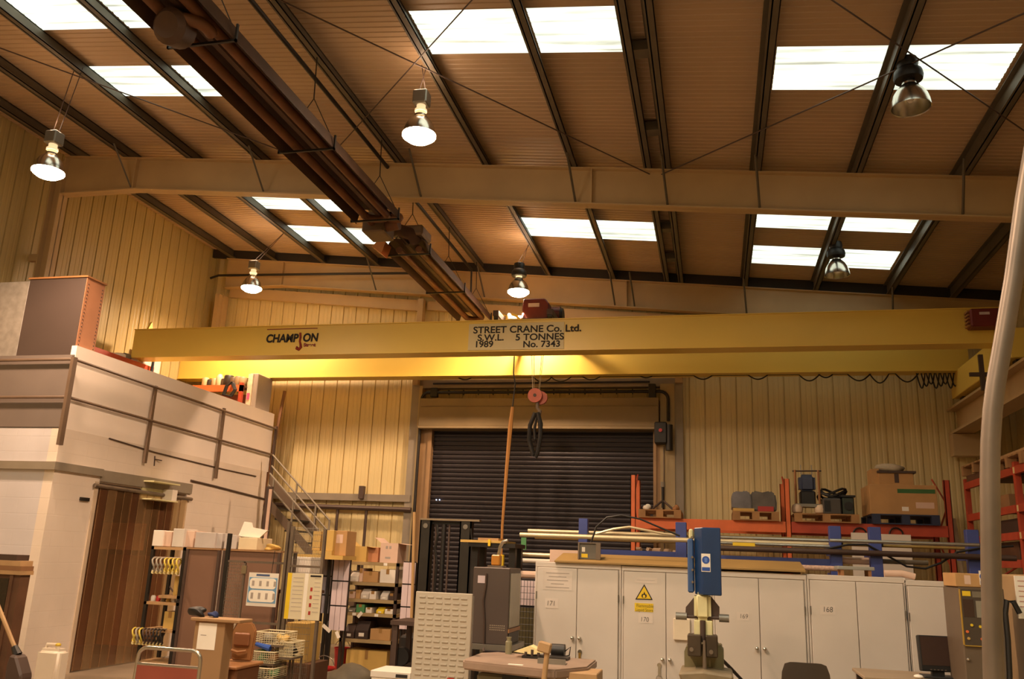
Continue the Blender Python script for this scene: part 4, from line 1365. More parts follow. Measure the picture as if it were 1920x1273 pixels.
def cabinet(x, top, label, num, npos, w=.94):
    """white two-door steel cabinet, front at CY, left edge x"""
    t = thing('storage_cabinet', (x + w / 2, CY + .23, 0), label, 'cabinet', 'white steel cabinets in a row')
    d = .46
    B().box(x, x + w, CY + .02, CY + d, .0, top).box(x, x + w, CY, CY + .02, top - .05, top).box(x, x + .02, CY, CY + .02, .06, top - .05).box(x + w - .02, x + w, CY, CY + .02, .06, top - .05).box(x, x + w, CY, CY + .02, 0, .06).build('body', CABW, t, bevel=.003)
    doors = []
    for k in (0, 1):
        xa = x + .025 + k * (w - .05) / 2
        xb = xa + (w - .05) / 2 - .006
        dd = B().box(xa, xb, CY - .012, CY + .018, .065, top - .056).build('door', CABW, t, bevel=.004)
        kx = xb - .035 if k == 0 else xa + .035
        if k == npos[1] or npos[1] == 2:
            B().cyl((kx, CY - .012, npos[0]), (kx, CY - .05, npos[0]), .018, .012).sphere((kx, CY - .052, npos[0]), .02, 1, 10).build('handle', ALU, dd, smooth=True)
        for hz in (.35, top - .35):
            hx = xa - .003 if k == 0 else xb + .003
            B().cyl((hx, CY - .014, hz - .04), (hx, CY - .014, hz + .04), .007, seg=8).build('hinge', GRYM, dd)
        doors.append(dd)
    return t, doors


def note(parent, px0, px1, py0, py1, y, m, name, lines=0, lm=None):
    x0, x1, z0, z1 = face(px0, px1, py0, py1, y)
    o = B().box(x0, x1, y - .002, y, z0, z1).build(name, m, parent)
    for k in range(lines):
        zz = z1 - (z1 - z0) * (k + .7) / (lines + .4)
        w = (x1 - x0)
        f = (.1, .2, .14, .28)[k % 4]
        B().box(x0 + w * f, x1 - w * f, y - .003, y - .002, zz - (z1 - z0) * .02, zz + (z1 - z0) * .02).build('print_line', lm or INKF, o)
    return o


X0 = at(1003, 1100, Y=CY).x
C = [X0, X0 + .945, X0 + 1.89, X0 + 2.835, X0 + 3.76]
tops = [at(1080, 1056, Y=CY).z, at(1250, 1064, Y=CY).z, at(1420, 1074, Y=CY).z, at(1600, 1080, Y=CY).z, at(1760, 1090, Y=CY).z]
names = ['white steel cabinet numbered 171 at the left end of the cabinet row', 'white steel cabinet numbered 170 with a yellow flame warning sign', 'white steel cabinet numbered 169 right behind the drill',
         'white steel cabinet numbered 168 behind the chair back', 'white steel cabinet numbered 167 behind the dark monitor']
hz = [at(1080, 1196, Y=CY).z, at(1245, 1236, Y=CY).z, at(1415, 1215, Y=CY).z, at(1605, 1258, Y=CY).z, 1.0]
DOORS = []
for k in range(5):
    t, dd = cabinet(C[k], tops[k], names[k], None, (hz[k], 2 if k < 4 else 0))
    DOORS.append((t, dd))
YD = CY - .012
for k, dk, s, px, py, sz, rect in ((0, 0, '171', 1024, 1135, .075, (1022, 1047, 1122, 1140)), (1, 0, '170', 1200, 1165, .068, (1197, 1224, 1150, 1168)), (2, 0, '169', 1386, 1159, .065, (1382, 1404, 1148, 1163)),
                                   (3, 0, '168', 1542, 1147, .075, (1538, 1566, 1135, 1152)), (4, 1, '167', 1783, 1183, .075, (1780, 1806, 1172, 1188))):
    nt_ = note(DOORS[k][1][dk], *rect, YD, mat('off_white_label', 'ddd0c4', .7), 'number_label')
    text('number', s, sz, at(px, py, Y=YD - .003), nt_, INK, 'LEFT', -.001, .1, .9, depth=.0005)
nt_ = note(DOORS[0][1][0], 1018, 1073, 1070, 1106, YD, mat('off_white_label', 'ddd0c4'), 'notice', 5)
note(DOORS[1][1][0], 1190, 1232, 1083, 1093, YD, mat('off_white_label', 'ddd0c4'), 'faded_notice', 1)
# flame warning triangle and its yellow plate
d0 = DOORS[1][1][0]
A_, B_2, C_ = at(1208, 1095, Y=YD), at(1191, 1124, Y=YD), at(1224, 1125, Y=YD)
cen = (A_ + B_2 + C_) / 3
tri = B().prism([(p.x, p.z) for p in (A_, B_2, C_)], 'Y', YD - .002, YD).build('warning_triangle', INK, d0)
B().prism([(cen.x + (p.x - cen.x) * .8, cen.z + (p.z - cen.z) * .8) for p in (A_, B_2, C_)], 'Y', YD - .003, YD - .002).build('yellow_field', YELS, tri)
fl = [(0, -.036), (.026, -.03), (.034, -.008), (.024, .016), (.018, .004), (.01, .026), (.0, .044), (-.004, .02), (-.014, .008), (-.02, .018), (-.032, -.006), (-.026, -.03)]
B().prism([(cen.x + u * .85, cen.z + v * .85 - .005) for u, v in fl], 'Y', YD - .004, YD - .003).build('flame_symbol', INK, tri)
B().prism([(cen.x + .014 * math.cos(a), cen.z - .018 + .016 * math.sin(a)) for a in (2 * math.pi * i / 10 for i in range(10))], 'Y', YD - .005, YD - .004).build('flame_core', YELS, tri)
yp = note(d0, 1190, 1225, 1131, 1147, YD, YELS, 'yellow_plate')
q = at(1193, 1138, Y=YD - .003)
text('lettering', 'Flammable', .05, q, yp, mat('olive_ink', '6a5a20', .8), 'LEFT', -.0005, 0, .85, depth=.0005)
q = at(1191.5, 1145.5, Y=YD - .003)
text('lettering', 'Liquid Store', .047, q, yp, mat('olive_ink', '6a5a20'), 'LEFT', -.0005, 0, .8, depth=.0005)
# small white panel box on cabinet 170's right door, keys on the handles
x0, x1, z0, z1 = face(1263, 1294, 1160, 1200, CY - .03)
B().box(x0, x1, CY - .05, CY - .012, z0, z1).build('switch_box', mat('cream_box', 'e2d2b8', .5), DOORS[1][1][1], bevel=.004)
for k, (px, py) in enumerate(((1087, 1222), (1236, 1247))):
    q = at(px, py, Y=CY - .03)
    ky = thing('key_bunch', q - Vector((0, 0, .12)), ('key hanging on the door of cabinet 171', 'keys on a ring hanging at cabinet 170')[k], 'keys')
    B().cyl(q, q + Vector((0, .018, 0)), .022).build('lock_barrel', ALU, ky)
    B().box(q.x - .012, q.x + .012, q.y - .006, q.y, q.z - .11, q.z - .01).build('key', ALU if k else mat('brass_key', 'a8843c', .4, .6), ky)
    B().tube([q + Vector((.03 * math.cos(a), -.004, -.13 + .03 * math.sin(a))) for a in (2 * math.pi * i / 12 for i in range(12))], .004, 5, True).build('ring', WIREM, ky)
# brown board across the cabinet tops, box, tray and hose on the cabinets
q0, q1 = at(1040, 1049, Y=CY - .02), at(1512, 1077, Y=CY - .02)
tp0 = max(tops[:3])
bd = B().prism([(CY - .04, tp0), (CY + .52, tp0 + .085), (CY + .52, tp0 + .11), (CY - .04, tp0 + .022)], 'X', q0.x, C[3] - .01).build('board', mat('brown_hardboard', '9a7a44', .6, 0, .1, 2), bevel=.003)
tag(bd, 'large brown board lying across the tops of the three left cabinets', 'board')
tag(B().box(q0.x, C[3] - .02, CY + .42, CY + .46, tp0 - .02, tp0 + .068).build('batten', WOODD), 'dark batten propping up the rear of the large brown board', 'batten')
gb = thing('grey_control_box', (0, 9.7, tp0 + .028), 'grey control box with pale edges standing on the cabinets by the first blue post', 'control box')
x0, x1, z0, z1 = face(1086, 1121, 1019, 1046, 9.6)
z0 = tp0 + .045
B().box(x0, x1, 9.6, 9.78, z0, z1).build('case', mat('mid_grey_case', '6a655c', .5), gb, bevel=.006)
b = B().box(x0 - .012, x0 + .005, 9.58, 9.62, z0, z1 + .012).box(x1 - .02, x1 + .03, 9.58, 9.62, z0, z1 + .012).box(x0 + .005, x1 - .02, 9.58, 9.62, z1, z1 + .012)
b.build('edge_frame', GALV, gb)
B().box(x0 + .03, x0 + .065, 9.597, 9.6, z1 - .09, z1 - .04).build('label', PAPER, gb)
B().box(x0 + .025, x0 + .095, 9.597, 9.6, z0 + .02, z0 + .06).build('yellow_label', YELS, gb)
p = [at(*q, Y=9.65) for q in ((1107, 1040), (1109, 1015), (1118, 988), (1138, 970), (1165, 966), (1200, 973), (1235, 988), (1275, 1005))]
B().tube(p, .011, 6).build('cable', CABLE, gb, smooth=True)
x0, x1, z0, z1 = face(1031, 1085, 1031, 1046, 10.3)
tag(B().box(x0, x1, 10.3, 10.34, 0, z1).build('pale_sheet', CARDP), 'pale panel standing behind the board left of the grey control box', 'panel')
tt = thing('grey_tray', (0, 9.7, tops[3]), 'small grey tray on short legs standing on cabinet 168', 'tray')
x0, x1, z0, z1 = face(1571, 1640, 1062, 1068, 9.6)
B().box(x0, x1, 9.6, 9.9, z1 - .035, z1).build('tray_top', mat('tray_grey', '93928a', .5), tt, bevel=.006)
for x in (x0 + .03, x1 - .06):
    B().box(x, x + .03, 9.62, 9.65, tops[3], z1 - .035).build('leg', PLTAN, tt)
    B().box(x, x + .03, 9.84, 9.87, tops[3], z1 - .035).build('leg', PLTAN, tt)
p = [at(1658, 1075, Y=9.8), at(1690, 1075, Y=9.8), at(1707, 1079, Y=9.8), at(1716, 1090, Y=9.8)]
p[-1].z = max(p[-1].z, tops[4] + .035)
tag(B().tube(p, .034, 10).build('pale_hose', CARDP, smooth=True), 'thick pale bent hose end lying over cabinet 167', 'hose')
# ================================================================== DRILL / MORTISER in front of the cabinets
VY = 7.0
dp = thing('pillar_drill', (-.1, VY, 0), 'pillar drill with tall blue belt guard and cream column in front of the cabinets', 'drill')
x0, x1, z0, z1 = face(1303, 1352, 989, 1116, VY)
xl = at(1289, 1050, Y=VY + .1).x
xm = at(1317, 1050, Y=VY).x
b = B().prism([(xm, VY), (x1, VY), (x1, VY + .4), (x0 - .01, VY + .4), (x0 - .005, VY + .12)], 'Z', z0, z1)
gd = b.build('belt_guard', BLUM, dp, bevel=.006)
z2 = at(1293, 1010, Y=VY + .1).z
B().box(xl, x0 - .012, VY + .1, VY + .34, z0 + .01, z2).build('motor_cover', mat('blue_grey_paint', '3a5888', .4), dp, bevel=.01)
B().box(xl + .012, x0 - .012, VY + .12, VY + .3, z2, z1 - .01).build('switch_gear', CREAMM, dp, bevel=.01)
for f in (.18, .36, .55, .85):
    zz = z0 + (z1 - z0) * f
    B().cyl((x0 - .022, VY + .1, zz), (x0 - .022, VY + .08, zz), .01, seg=8).build('screw', GALV, dp)
sx0, sx1, sz0, sz1 = face(1315, 1332, 1038, 1072, VY)
sg = B().box(sx0, sx1, VY - .003, VY, sz0, sz1).build('safety_sign', WHT, dp)
cx, cz, rr = (sx0 + sx1) / 2, sz1 - (sz1 - sz0) * .35, (sx1 - sx0) * .42
B().cyl((cx, VY - .0045, cz), (cx, VY - .003, cz), rr, seg=24).build('blue_disc', BLUS, sg)
B().prism([(cx + u * rr, cz + v * rr) for u, v in ((-.35, -.6), (.35, -.6), (.3, -.1), (.42, .2), (.3, .6), (-.3, .6), (-.42, .2), (-.3, -.1))], 'Y', VY - .0055, VY - .0045).build('head_symbol', mat('pale_blue', '5878c0', .6), sg)
B().box(sx0 + .004, sx1 - .004, VY - .0045, VY - .003, sz0 + .006, sz0 + (sz1 - sz0) * .25).build('caption_band', BLUS, sg)
x0, x1, z0, z1 = face(1301, 1333, 1116, 1164, VY)
xc = (x0 + x1) / 2
B().box(x0, x1, VY + .04, VY + .3, z0, z1 + .02).build('head', CREAMM, dp, bevel=.03, segs=3, smooth=True)
for s, pts in ((0, ((1301, 1120), (1286, 1138), (1285, 1157), (1301, 1158))), (1, ((1333, 1118), (1349, 1138), (1349, 1159), (1333, 1160)))):
    B().prism([(at(*p, Y=VY + .12).x, at(*p, Y=VY + .12).z) for p in pts], 'Y', VY + .1, VY + .16).build('gusset', BRND, dp)
q0, q1 = at(1267, 1154, Y=VY + .1), at(1367, 1160, Y=VY + .1)
zz = (q0.z + q1.z) / 2
B().cyl((q0.x + .05, VY + .1, zz), (q1.x - .05, VY + .1, zz), .014).build('feed_shaft', BRND, dp)
B().cyl((q0.x, VY + .1, zz), (q0.x + .085, VY + .1, zz), .028).build('feed_knob', GRYM, dp, smooth=True)
B().cyl((q1.x - .075, VY + .1, zz), (q1.x, VY + .1, zz), .03).build('feed_knob', GRYM, dp, smooth=True)
x0, x1, z0b, z1b = face(1301, 1336, 1164, 1192, VY)
B().box(x0, x1, VY + .06, VY + .26, z0b - .02, z0).build('ram', CREAMM, dp, bevel=.006)
B().cyl((xc, VY + .05, z0b - .05), (xc, VY + .05, z0), .022).build('quill', BRND, dp, smooth=True)
x0, x1, z0c, z1c = face(1289, 1346, 1191, 1232, VY - .02)
for a, c in ((x0, xc - .012), (xc + .02, x1)):
    B().box(a, c, VY - .02, VY + .14, z0c, z1c).build('clamp_block', mat('oily_brown_steel', '4e4236', .4, .4, .25, 6), dp, bevel=.008)
B().cyl((x0 + .03, VY - .03, z0c + .05), (x0 + .03, VY - .02, z0c + .05), .016).build('bolt', GALV, dp)
B().cyl((x1 - .05, VY - .03, z0c + .04), (x1 - .05, VY - .02, z0c + .04), .016).build('bolt', GALV, dp)
B().cyl((xc + .01, VY - .02, z0c - .1), (xc + .01, VY - .02, z0c + .12), .016, .01).build('chisel', GALV, dp)
x0, x1, z0d, z1d = face(1282, 1358, 1214, 1290, VY)
b = B().prism([(x0, .95), (x0, z1d - .05), (x0 + .02, z1d), (x1 - .03, z1d + .02), (x1, z1d - .01), (x1, .95)], 'Y', VY + .14, VY + .4)
b.build('column_body', mat('olive_machine_paint', '7d7454', .5, .05, .25, 5), dp, bevel=.015, segs=2)
b = B().prism([(xc - .16, .98), (xc - .1, .94), (xc + .1, .92), (xc + .2, .96), (xc + .22, 1.04), (xc, 1.06), (xc - .18, 1.04)], 'Y', VY - .2, VY + .3)
b.build('work_table', mat('oily_table', '8a7a60', .45, .2, .25, 6), dp, bevel=.015)
B().box(xc - .18, xc + .22, VY - .05, VY + .42, .06, .93).build('pedestal', mat('olive_machine_paint', '7d7454'), dp, bevel=.02)
B().box(xc - .28, xc + .32, VY - .25, VY + .5, 0, .06).build('foot', mat('olive_machine_paint', '7d7454'), dp, bevel=.01)
tag(B().tube([at(1355, 1238, Y=VY + .42), at(1372, 1255, Y=VY + .5), at(1392, 1276, Y=VY + .6), (.24, VY + .7, .5), (.2, VY + .75, .02)], .014, 6).build('power_cable', CABLE), 'black cable running down from the drill column to the right', 'cable')

# ================================================================== CAST TABLE with small parts, mallet
TY = 7.1
tb = thing('machine_table', (-1.5, 7.4, 0), 'heavy grey cast table with thick chamfered edge in the foreground', 'table')
zt = at(1000, 1243, Y=7.2).z
fx0, fx1 = at(868, 1243, Y=7.15).x, at(1112, 1243, Y=7.5).x
poly = [(fx0, 7.15), (fx0 + .03, 7.05), (fx1 - .32, 6.85), (fx1 - .2, 6.86), (fx1, 7.2), (fx1, 7.75), (fx0 + .12, 7.85), (fx0, 7.7)]
B().prism(poly, 'Z', zt - .07, zt).build('table_top', CASTI, tb, bevel=.012, segs=2)
B().box(fx0 + .12, fx1 - .25, 7.15, 7.7, .1, zt - .1).build('pedestal', mat('grey_green_cast', '7e7a68', .55, 0, .12, 4), tb, bevel=.02)
B().box(fx0 + .35, fx0 + .55, 7.08, 7.15, zt - .2, zt - .09).build('clamp', BLK, tb)
B().box(fx0 + .05, fx1 - .15, 7.05, 7.8, 0, .1).build('foot', mat('grey_green_cast', '7e7a68'), tb)
ZT = zt


def tabpt(px, py):
    return at(px, py, Z=ZT)


p = tabpt(967, 1246)
tag(B().box(p.x - .06, p.x + .06, 6.99, 7.03, ZT, ZT + .002).build('paper_scrap', PAPER), 'white paper strip lying at the front edge of the cast table', 'paper')
p = at(995, 1224, Y=7.55)
b = B().prism([(p.x - .14, ZT + .045), (p.x, ZT + .1), (p.x + .12, ZT + .05), (p.x + .02, ZT + .03)], 'Y', 7.52, 7.66)
tag(b.build('folded_paper', mat('cream_paper', 'f0dca0', .8)), 'cream folded sheet standing like a tent on the cast table', 'paper')
x0, x1, z0, z1 = face(983, 1034, 1218, 1238, 7.6)
b = B().box(x0, x1 + .15, 7.5, 7.68, ZT, ZT + .02)
vb = b.build('vice_base', BLKM)
vt = tag(vb, 'dark flat vice base with small clamps on the cast table', 'vice')
for k in range(4):
    xx = x0 + .03 + k * .055
    B().cyl((xx, 7.52, ZT + .02), (xx, 7.52, ZT + .05 + .02 * (k % 2)), .012).build('clamp_screw', BRND, vt)
x0, x1, z0, z1 = face(1037, 1051, 1217, 1237, 7.65)
mo = thing('small_motor', ((x0 + x1) / 2, 7.7, ZT), 'small black motor with a cable loop on the right of the cast table', 'motor')
B().cyl((x0 - .03, 7.75, ZT + .055), (x1 + .02, 7.75, ZT + .055), .055).build('body', BLK, mo, smooth=True)
B().tube([Vector((x1 + .02, 7.75, ZT + .05)), Vector((x1 + .07, 7.75, ZT + .09)), Vector((x1 + .06, 7.75, ZT + .02)), Vector((x1 + .02, 7.72, ZT + .012))], .006, 5).build('cable', CABLE, mo)
x0, x1, z0, z1 = face(1058, 1060, 1240, 1246, 7.2)
tag(B().box(x0 - .22, x1, 7.2, 7.22, ZT, ZT + .04).box(x0 - .22, x1, 7.22, 7.3, ZT, ZT + .006).build('angle_bar', GRYM), 'grey angle bar lying on the right side of the cast table', 'bar')
x0, x1, z0, z1 = face(949, 958, 1212, 1230, 7.75)
tag(B().lathe([(.03, 0), (.03, .1), (.02, .11), (.02, .13), (.025, .14)], ((x0 + x1) / 2, 7.75, ZT), 14).build('small_bottle', mat('olive_bottle', '8a8468', .4), smooth=True), 'small olive bottle standing at the back of the cast table', 'bottle')
x0, x1, z0, z1 = face(968, 988, 1208, 1222, 8.0)
ml = thing('wooden_mallet', (fx1 - .32, 6.8, 0), 'wooden mallet standing upright, handle down, in front of the cast table', 'mallet')
q = at(1026, 1214, Y=6.78)
p0 = at(1019, 1285, Y=6.78)
B().tube([(p0.x - .03, 6.74, 0), p0, (q.x + .002, 6.78, q.z - .02)], [.022, .021, .02], 10).build('handle', WOODL, ml, smooth=True)
M = Matrix.Rotation(R(12), 3, 'Y')
B().obox((q.x - .02, 6.78, q.z + .0), (.1, .07, .075), M).build('head', WOODL, ml, bevel=.008)
tag(B().box(fx1 - .13, fx1 + .1, 7.0, 7.35, .0, at(1090, 1262, Y=7.0).z).build('wooden_box', WOODL, bevel=.006), 'pale wooden box standing under the right end of the cast table', 'box')

# ================================================================== LOUVRED PANEL
LY = 7.5
lv = thing('louvred_panel', (-2.4, LY, 0), 'tall white louvred bin panel standing left of the cast table', 'panel')
x0, x1, _, z1 = face(779, 882, 1111, 1273, LY)
z1 = at(830, 1111, Y=LY).z
x1 = at(882, 1190, Y=LY).x
x0 = at(775, 1190, Y=LY).x
B().box(x0, x1, LY, LY + .03, .12, z1).build('sheet', mat('cream_white_panel', 'b9ad9c', .45, 0, .04, 3), lv, bevel=.004)
nr, nc = 22, 6
lvb = 0
for i in range(16):
    for j in range(nc):
        xa = x0 + (x1 - x0) * (.07 + .148 * j) + (.006 if i % 2 else 0)
        zz = z1 - .035 - i * .046
        if lvb < 96:
            B().prism([(LY, zz), (LY - .009, zz - .004), (LY - .009, zz - .012), (LY, zz - .02)], 'X', xa, xa + (x1 - x0) * .105).build('louvre', mat('cream_white_panel', 'd9cdb8'), lv)
            lvb += 1
for xx in (x0, x1 - .04):
    B().box(xx, xx + .04, LY + .03, LY + .07, 0, z1 - .02).build('post', GRYM, lv)
    B().box(xx, xx + .04, LY - .25, LY + .3, 0, .04).build('foot', GRYM, lv)
q = at(845, 1272, Y=LY)
B().box(q.x - .03, q.x + .03, LY - .004, LY, q.z - .05, q.z + .005).build('red_sticker', REDS, lv)

# ================================================================== DARK CABINET on its stand, beacon and bent tube on top
KY2 = 8.6
x0, x1, z0, z1 = face(885, 954, 1064, 1208, KY2)
dc = thing('dark_metal_cabinet', ((x0 + x1) / 2, KY2 + .25, 0), 'dark brown sheet-metal cabinet on a stand behind the louvred panel', 'cabinet')
DCB = mat('dark_brown_cabinet', '54463f', .5, .05, .08, 3)
B().box(x0, x1, KY2, KY2 + .5, z0, z1).build('body', DCB, dc, bevel=.006)
B().box(x1, x1 + .004, KY2 + .03, KY2 + .5, z0 + .16, z1 - .05).build('side_window', mat('smoky_panel', '8c8670', .25), dc)
B().box(x1, x1 + .006, KY2 + .02, KY2 + .48, z0 + .005, z0 + .11).build('side_opening', BLK, dc)
B().box(x1, x1 + .012, KY2 + .0, KY2 + .5, z0 + .115, z0 + .15).build('side_rail', PLTAN, dc)
xx0, xx1, zz0, zz1 = face(896, 911, 1079, 1093, KY2)
B().box(xx0, xx1, KY2 - .003, KY2, zz0, zz1).build('label', LILAC, dc)
xv, xv1, zv0, zv1 = face(919, 945, 1173, 1181, KY2)
for i in range(3):
    for j in range(8):
        xx = xv + (xv1 - xv) * j / 7
        zz = zv0 + (zv1 - zv0) * i / 2
        B().cyl((xx, KY2 - .003, zz), (xx, KY2, zz), .0055, seg=6).build('vent_hole', mat('vent_pale', 'b8a890', .5), dc)
B().box(x0 - .05, x1 + .05, KY2 - .05, KY2 + .55, z0 - .05, z0).build('stand_top', GRYM, dc)
for a in (x0 - .03, x1 - .01):
    for yy in (KY2 - .03, KY2 + .49):
        B().box(a, a + .04, yy, yy + .04, 0, z0 - .05).build('stand_leg', GRYM, dc)
B().box(x0 - .02, x1 + .02, KY2, KY2 + .5, .3, .33).build('stand_shelf', GRYM, dc)
tag(B().tube([at(912, 1075, Y=KY2 - .02), at(911, 1095, Y=KY2 - .02), at(906, 1125, Y=KY2 - .02), at(908, 1165, Y=KY2 - .02), at(907, 1210, Y=KY2 - .02), at(907, 1222, Y=KY2 - .08)], .011, 6).build('hanging_cable', BRND), 'brown cable hanging down the front of the dark cabinet', 'cable')
x0b, x1b, z0b, z1b = face(921, 937, 1040, 1060, KY2 + .2)
bc = thing('orange_beacon', ((x0b + x1b) / 2, KY2 + .25, z1), 'small orange box lamp with a bent silver tube on the dark cabinet', 'lamp')
B().box(x0b, x1b, KY2 + .2, KY2 + .3, z1 + .02, z1b).build('lens', mat('amber_plastic', 'c8822a', .4), bc, bevel=.01)
B().box(x0b - .03, x1b + .04, KY2 + .17, KY2 + .33, z1, z1 + .02).build('base', GALV, bc)
p = [at(*q, Y=KY2 + .25) for q in ((936, 1058), (935, 1040), (938, 1025), (943, 1016), (952, 1013))]
p[0].z = z1 + .02
B().tube(p, .018, 8).build('bent_tube', CHROME, bc, smooth=True)
for k, (px, c, lab, h) in enumerate(((925, REDP, 'dark red can', .1), (938, PLGREY, 'grey can', .12))):
    q = at(px, 1222, Y=8.45)
# low lifting table with planks in front of the shutter
lt = thing('lift_table', (-2.4, 11, 0), 'black lift table loaded with tan sheets, seen above the dark cabinet', 'lift table')
x0, x1, z0, z1 = face(878, 966, 1018, 1026, 10.6)
B().box(x0, x1, 10.6, 11.2, z0, z1).build('platform', BLKM, lt)
B().box(x1 - .1, x1 - .02, 10.7, 10.8, 0, z0).build('leg', BLKM, lt)
B().box(x1 - .1, x1 - .02, 11.05, 11.15, 0, z0).build('leg', BLKM, lt)
B().box(x0 + .02, x0 + .1, 10.7, 10.8, 0, z0).build('leg', BLKM, lt)
B().box(x0 + .02, x0 + .1, 11.05, 11.15, 0, z0).build('leg', BLKM, lt)
for k, (xa, xb, m, nm) in enumerate(((x0 - .1, x1 - .12, CARDY, 'lower wide tan sheet on the black lift table'), (x0 + .12, x1 - .22, WOODL, 'upper narrower tan sheet on the black lift table'))):
    tag(B().box(xa, xb, 10.58 + .03 * k, 11.15, z1 + .03 * k, z1 + .03 * (k + 1)).build('tan_sheet', m), nm, 'sheet')
q = at(918, 1016, Y=10.57)
tag(B().box(q.x - .015, q.x + .015, 10.55, 10.57, q.z - .05, q.z + .03).build('yellow_tag', YELS), 'small yellow tag hanging at the front of the lift table', 'tag')

# ================================================================== FORKLIFT / STACKER
FY = 12.0
fk = thing('pallet_stacker', (-3.8, FY, 0), 'black pallet stacker with tall mast in front of the shutter', 'forklift')
x0, x1 = at(784, 1040, Y=FY).x, at(881, 1040, Y=FY).x
zt = at(830, 972, Y=FY).z
zl = at(800, 975, Y=FY).z
MST = mat('mast_black', '33302b', .4, .3, .15, 4)
for a, s in ((x0, 1), (x1 - .17, -1)):
    b = B().box(a, a + .17, FY, FY + .02, .1, zl).box(a, a + .02, FY, FY + .14, .1, zl).box(a + .15, a + .17, FY, FY + .14, .1, zl)
    b.build('mast_channel', MST, fk)
    B().box(a + .05, a + .12, FY + .03, FY + .12, .3, zl - .06).build('inner_channel', BLK, fk)
    B().cyl((a + .085, FY - .01, zl - .08), (a + .085, FY + .01, zl - .08), .035).build('roller', GRYM, fk)
B().box(x0, x1 + .12, FY - .01, FY + .1, zl, zl + .025).build('crosshead', mat('dusty_steel', '8a7a62', .5, .2), fk)
B().box(x0 + .17, x1 - .17, FY + .06, FY + .12, zl - .05, zl - .01).build('tie_bar', BLK, fk)
xc = x0 + .35
B().cyl((xc, FY + .06, .2), (xc, FY + .06, zl - .05), .035).build('lift_cylinder', BLK, fk, smooth=True)
for dx in (-.12, .08):
    B().box(xc + dx - .012, xc + dx + .012, FY + .05, FY + .07, .5, zl - .05).build('lift_chain', BRND, fk)
p = [Vector((x0 + .24, FY + .05, zl - .06)), Vector((x0 + .27, FY + .03, zl - .2)), Vector((x0 + .24, FY + .03, zl - .4)), Vector((x0 + .28, FY + .03, zl - .6)), Vector((x0 + .25, FY + .03, .8))]
B().tube(p, .018, 6).build('hose', CABLE, fk)
B().tube([(x1 - .0, FY - .02, zl - .1), (x1 + .03, FY - .02, zl - .3), (x1 + .02, FY - .02, 1.2), (x1, FY - .02, .9)], .012, 6).build('cable', CABLE, fk)
B().box(x0 - .02, x1 + .02, FY - .5, FY - .02, .1, .75).build('battery_housing', BLKM, fk, bevel=.03)
for a in (x0 + .05, x1 - .2):
    B().box(a, a + .15, FY + .16, FY + 1.2, .08, .14).build('fork', BLKM, fk)
    B().cyl((a, FY - .3, .08), (a + .08, FY - .3, .08), .08).build('wheel', BLK, fk, smooth=True)

# wire mesh panel seen between the dark cabinet and the white cabinets
wm = thing('mesh_panel', (-2.1, 10.2, 0), 'wire mesh panel with lilac backing left of cabinet 171', 'panel')
x0, x1, z0, z1 = face(968, 1000, 1088, 1225, 10.1)
B().box(x0 - .1, x1 + .1, 10.16, 10.18, at(985, 1135, Y=10.1).z, z1).build('backing', LILAC, wm)
B().box(x0 - .1, x1 + .1, 10.16, 10.18, .1, at(985, 1140, Y=10.1).z).build('dark_backing', mat('olive_board', '5a5030', .7), wm)
b = B()
for k in range(12):
    xx = x0 - .1 + (x1 - x0 + .2) * k / 11
    b.tube([(xx, 10.1, .1), (xx, 10.1, z1)], .003, 4)
for k in range(22):
    zz = .1 + (z1 - .1) * k / 21
    b.tube([(x0 - .1, 10.1, zz), (x1 + .1, 10.1, zz)], .003, 4)
b.build('wire_mesh', BLK, wm)
for xx in (x0 - .1, x1 + .1):
    B().tube([(xx, 10.1, 0), (xx, 10.1, z1 + .03)], .014, 6).build('post', BLKM, wm)
q = at(988, 1077, Y=10.8)
tag(B().tube([(q.x - .35, 10.8, q.z), (q.x + .2, 10.8, q.z)], .045, 10).build('pale_roll', CARDP), 'thick pale roll end lying above the mesh panel beside cabinet 171', 'roll')

# ================================================================== STEEL SHELVING along the left, open bay and brown backs
HY = 10.0
HT = at(350, 1026, Y=HY).z
hx = [at(284, 1026, Y=HY).x, at(349, 1026, Y=HY).x, at(414, 1028, Y=HY).x, at(527, 1034, Y=HY).x]
sh = thing('open_shelving', (hx[0] + .3, HY + .2, 0), 'open steel shelving bay hung with yellow cable rings beside the strip curtain', 'shelving')
for x in (hx[0], hx[1] - .04):
    for yy in (HY, HY + .42):
        B().box(x, x + .04, yy, yy + .04, 0, HT).build('upright', BLKM, sh)
sz = [HT - .04, at(318, 1122, Y=HY).z, at(300, 1134, Y=HY).z, at(290, 1185, Y=HY).z, .35]
for k, z in enumerate(sz):
    b = B().box(hx[0] + (.0 if k != 1 else .2), hx[1], HY, HY + .44, z, z + .035)
    b.build('shelf', WOODL, sh)
B().tube([(hx[0] + .02, HY + .44, HT - .5), (hx[1] - .02, HY + .44, .9)], .012, 4).build('cross_brace', BRND, sh)
B().tube([(hx[0] + .02, HY + .02, HT - .14), (hx[1] - .02, HY + .02, HT - .14)], .01, 5).build('hanging_rail', GALV, sh)
zr1 = HT - .14


def ring(x, y, z, r, m, label, grp):
    t = thing('cable_ring', (x, y, z), label, 'cable', grp)
    M = Matrix.Rotation(R(28), 3, 'Z')
    B().tube([Vector((x, y, z - r)) + M @ Vector((.25 * r * math.sin(2 * a), r * math.cos(a), r * math.sin(a) * 1.05)) for a in (2 * math.pi * i / 16 for i in range(16))], .011, 6, True).build('loop', m, t, smooth=True)
    B().cyl((x, y - .015, z - 2.05 * r), (x, y + .02, z - 2.1 * r), .02).build('plug', mat('cream_plug', 'd8c890', .5), t)
    return t


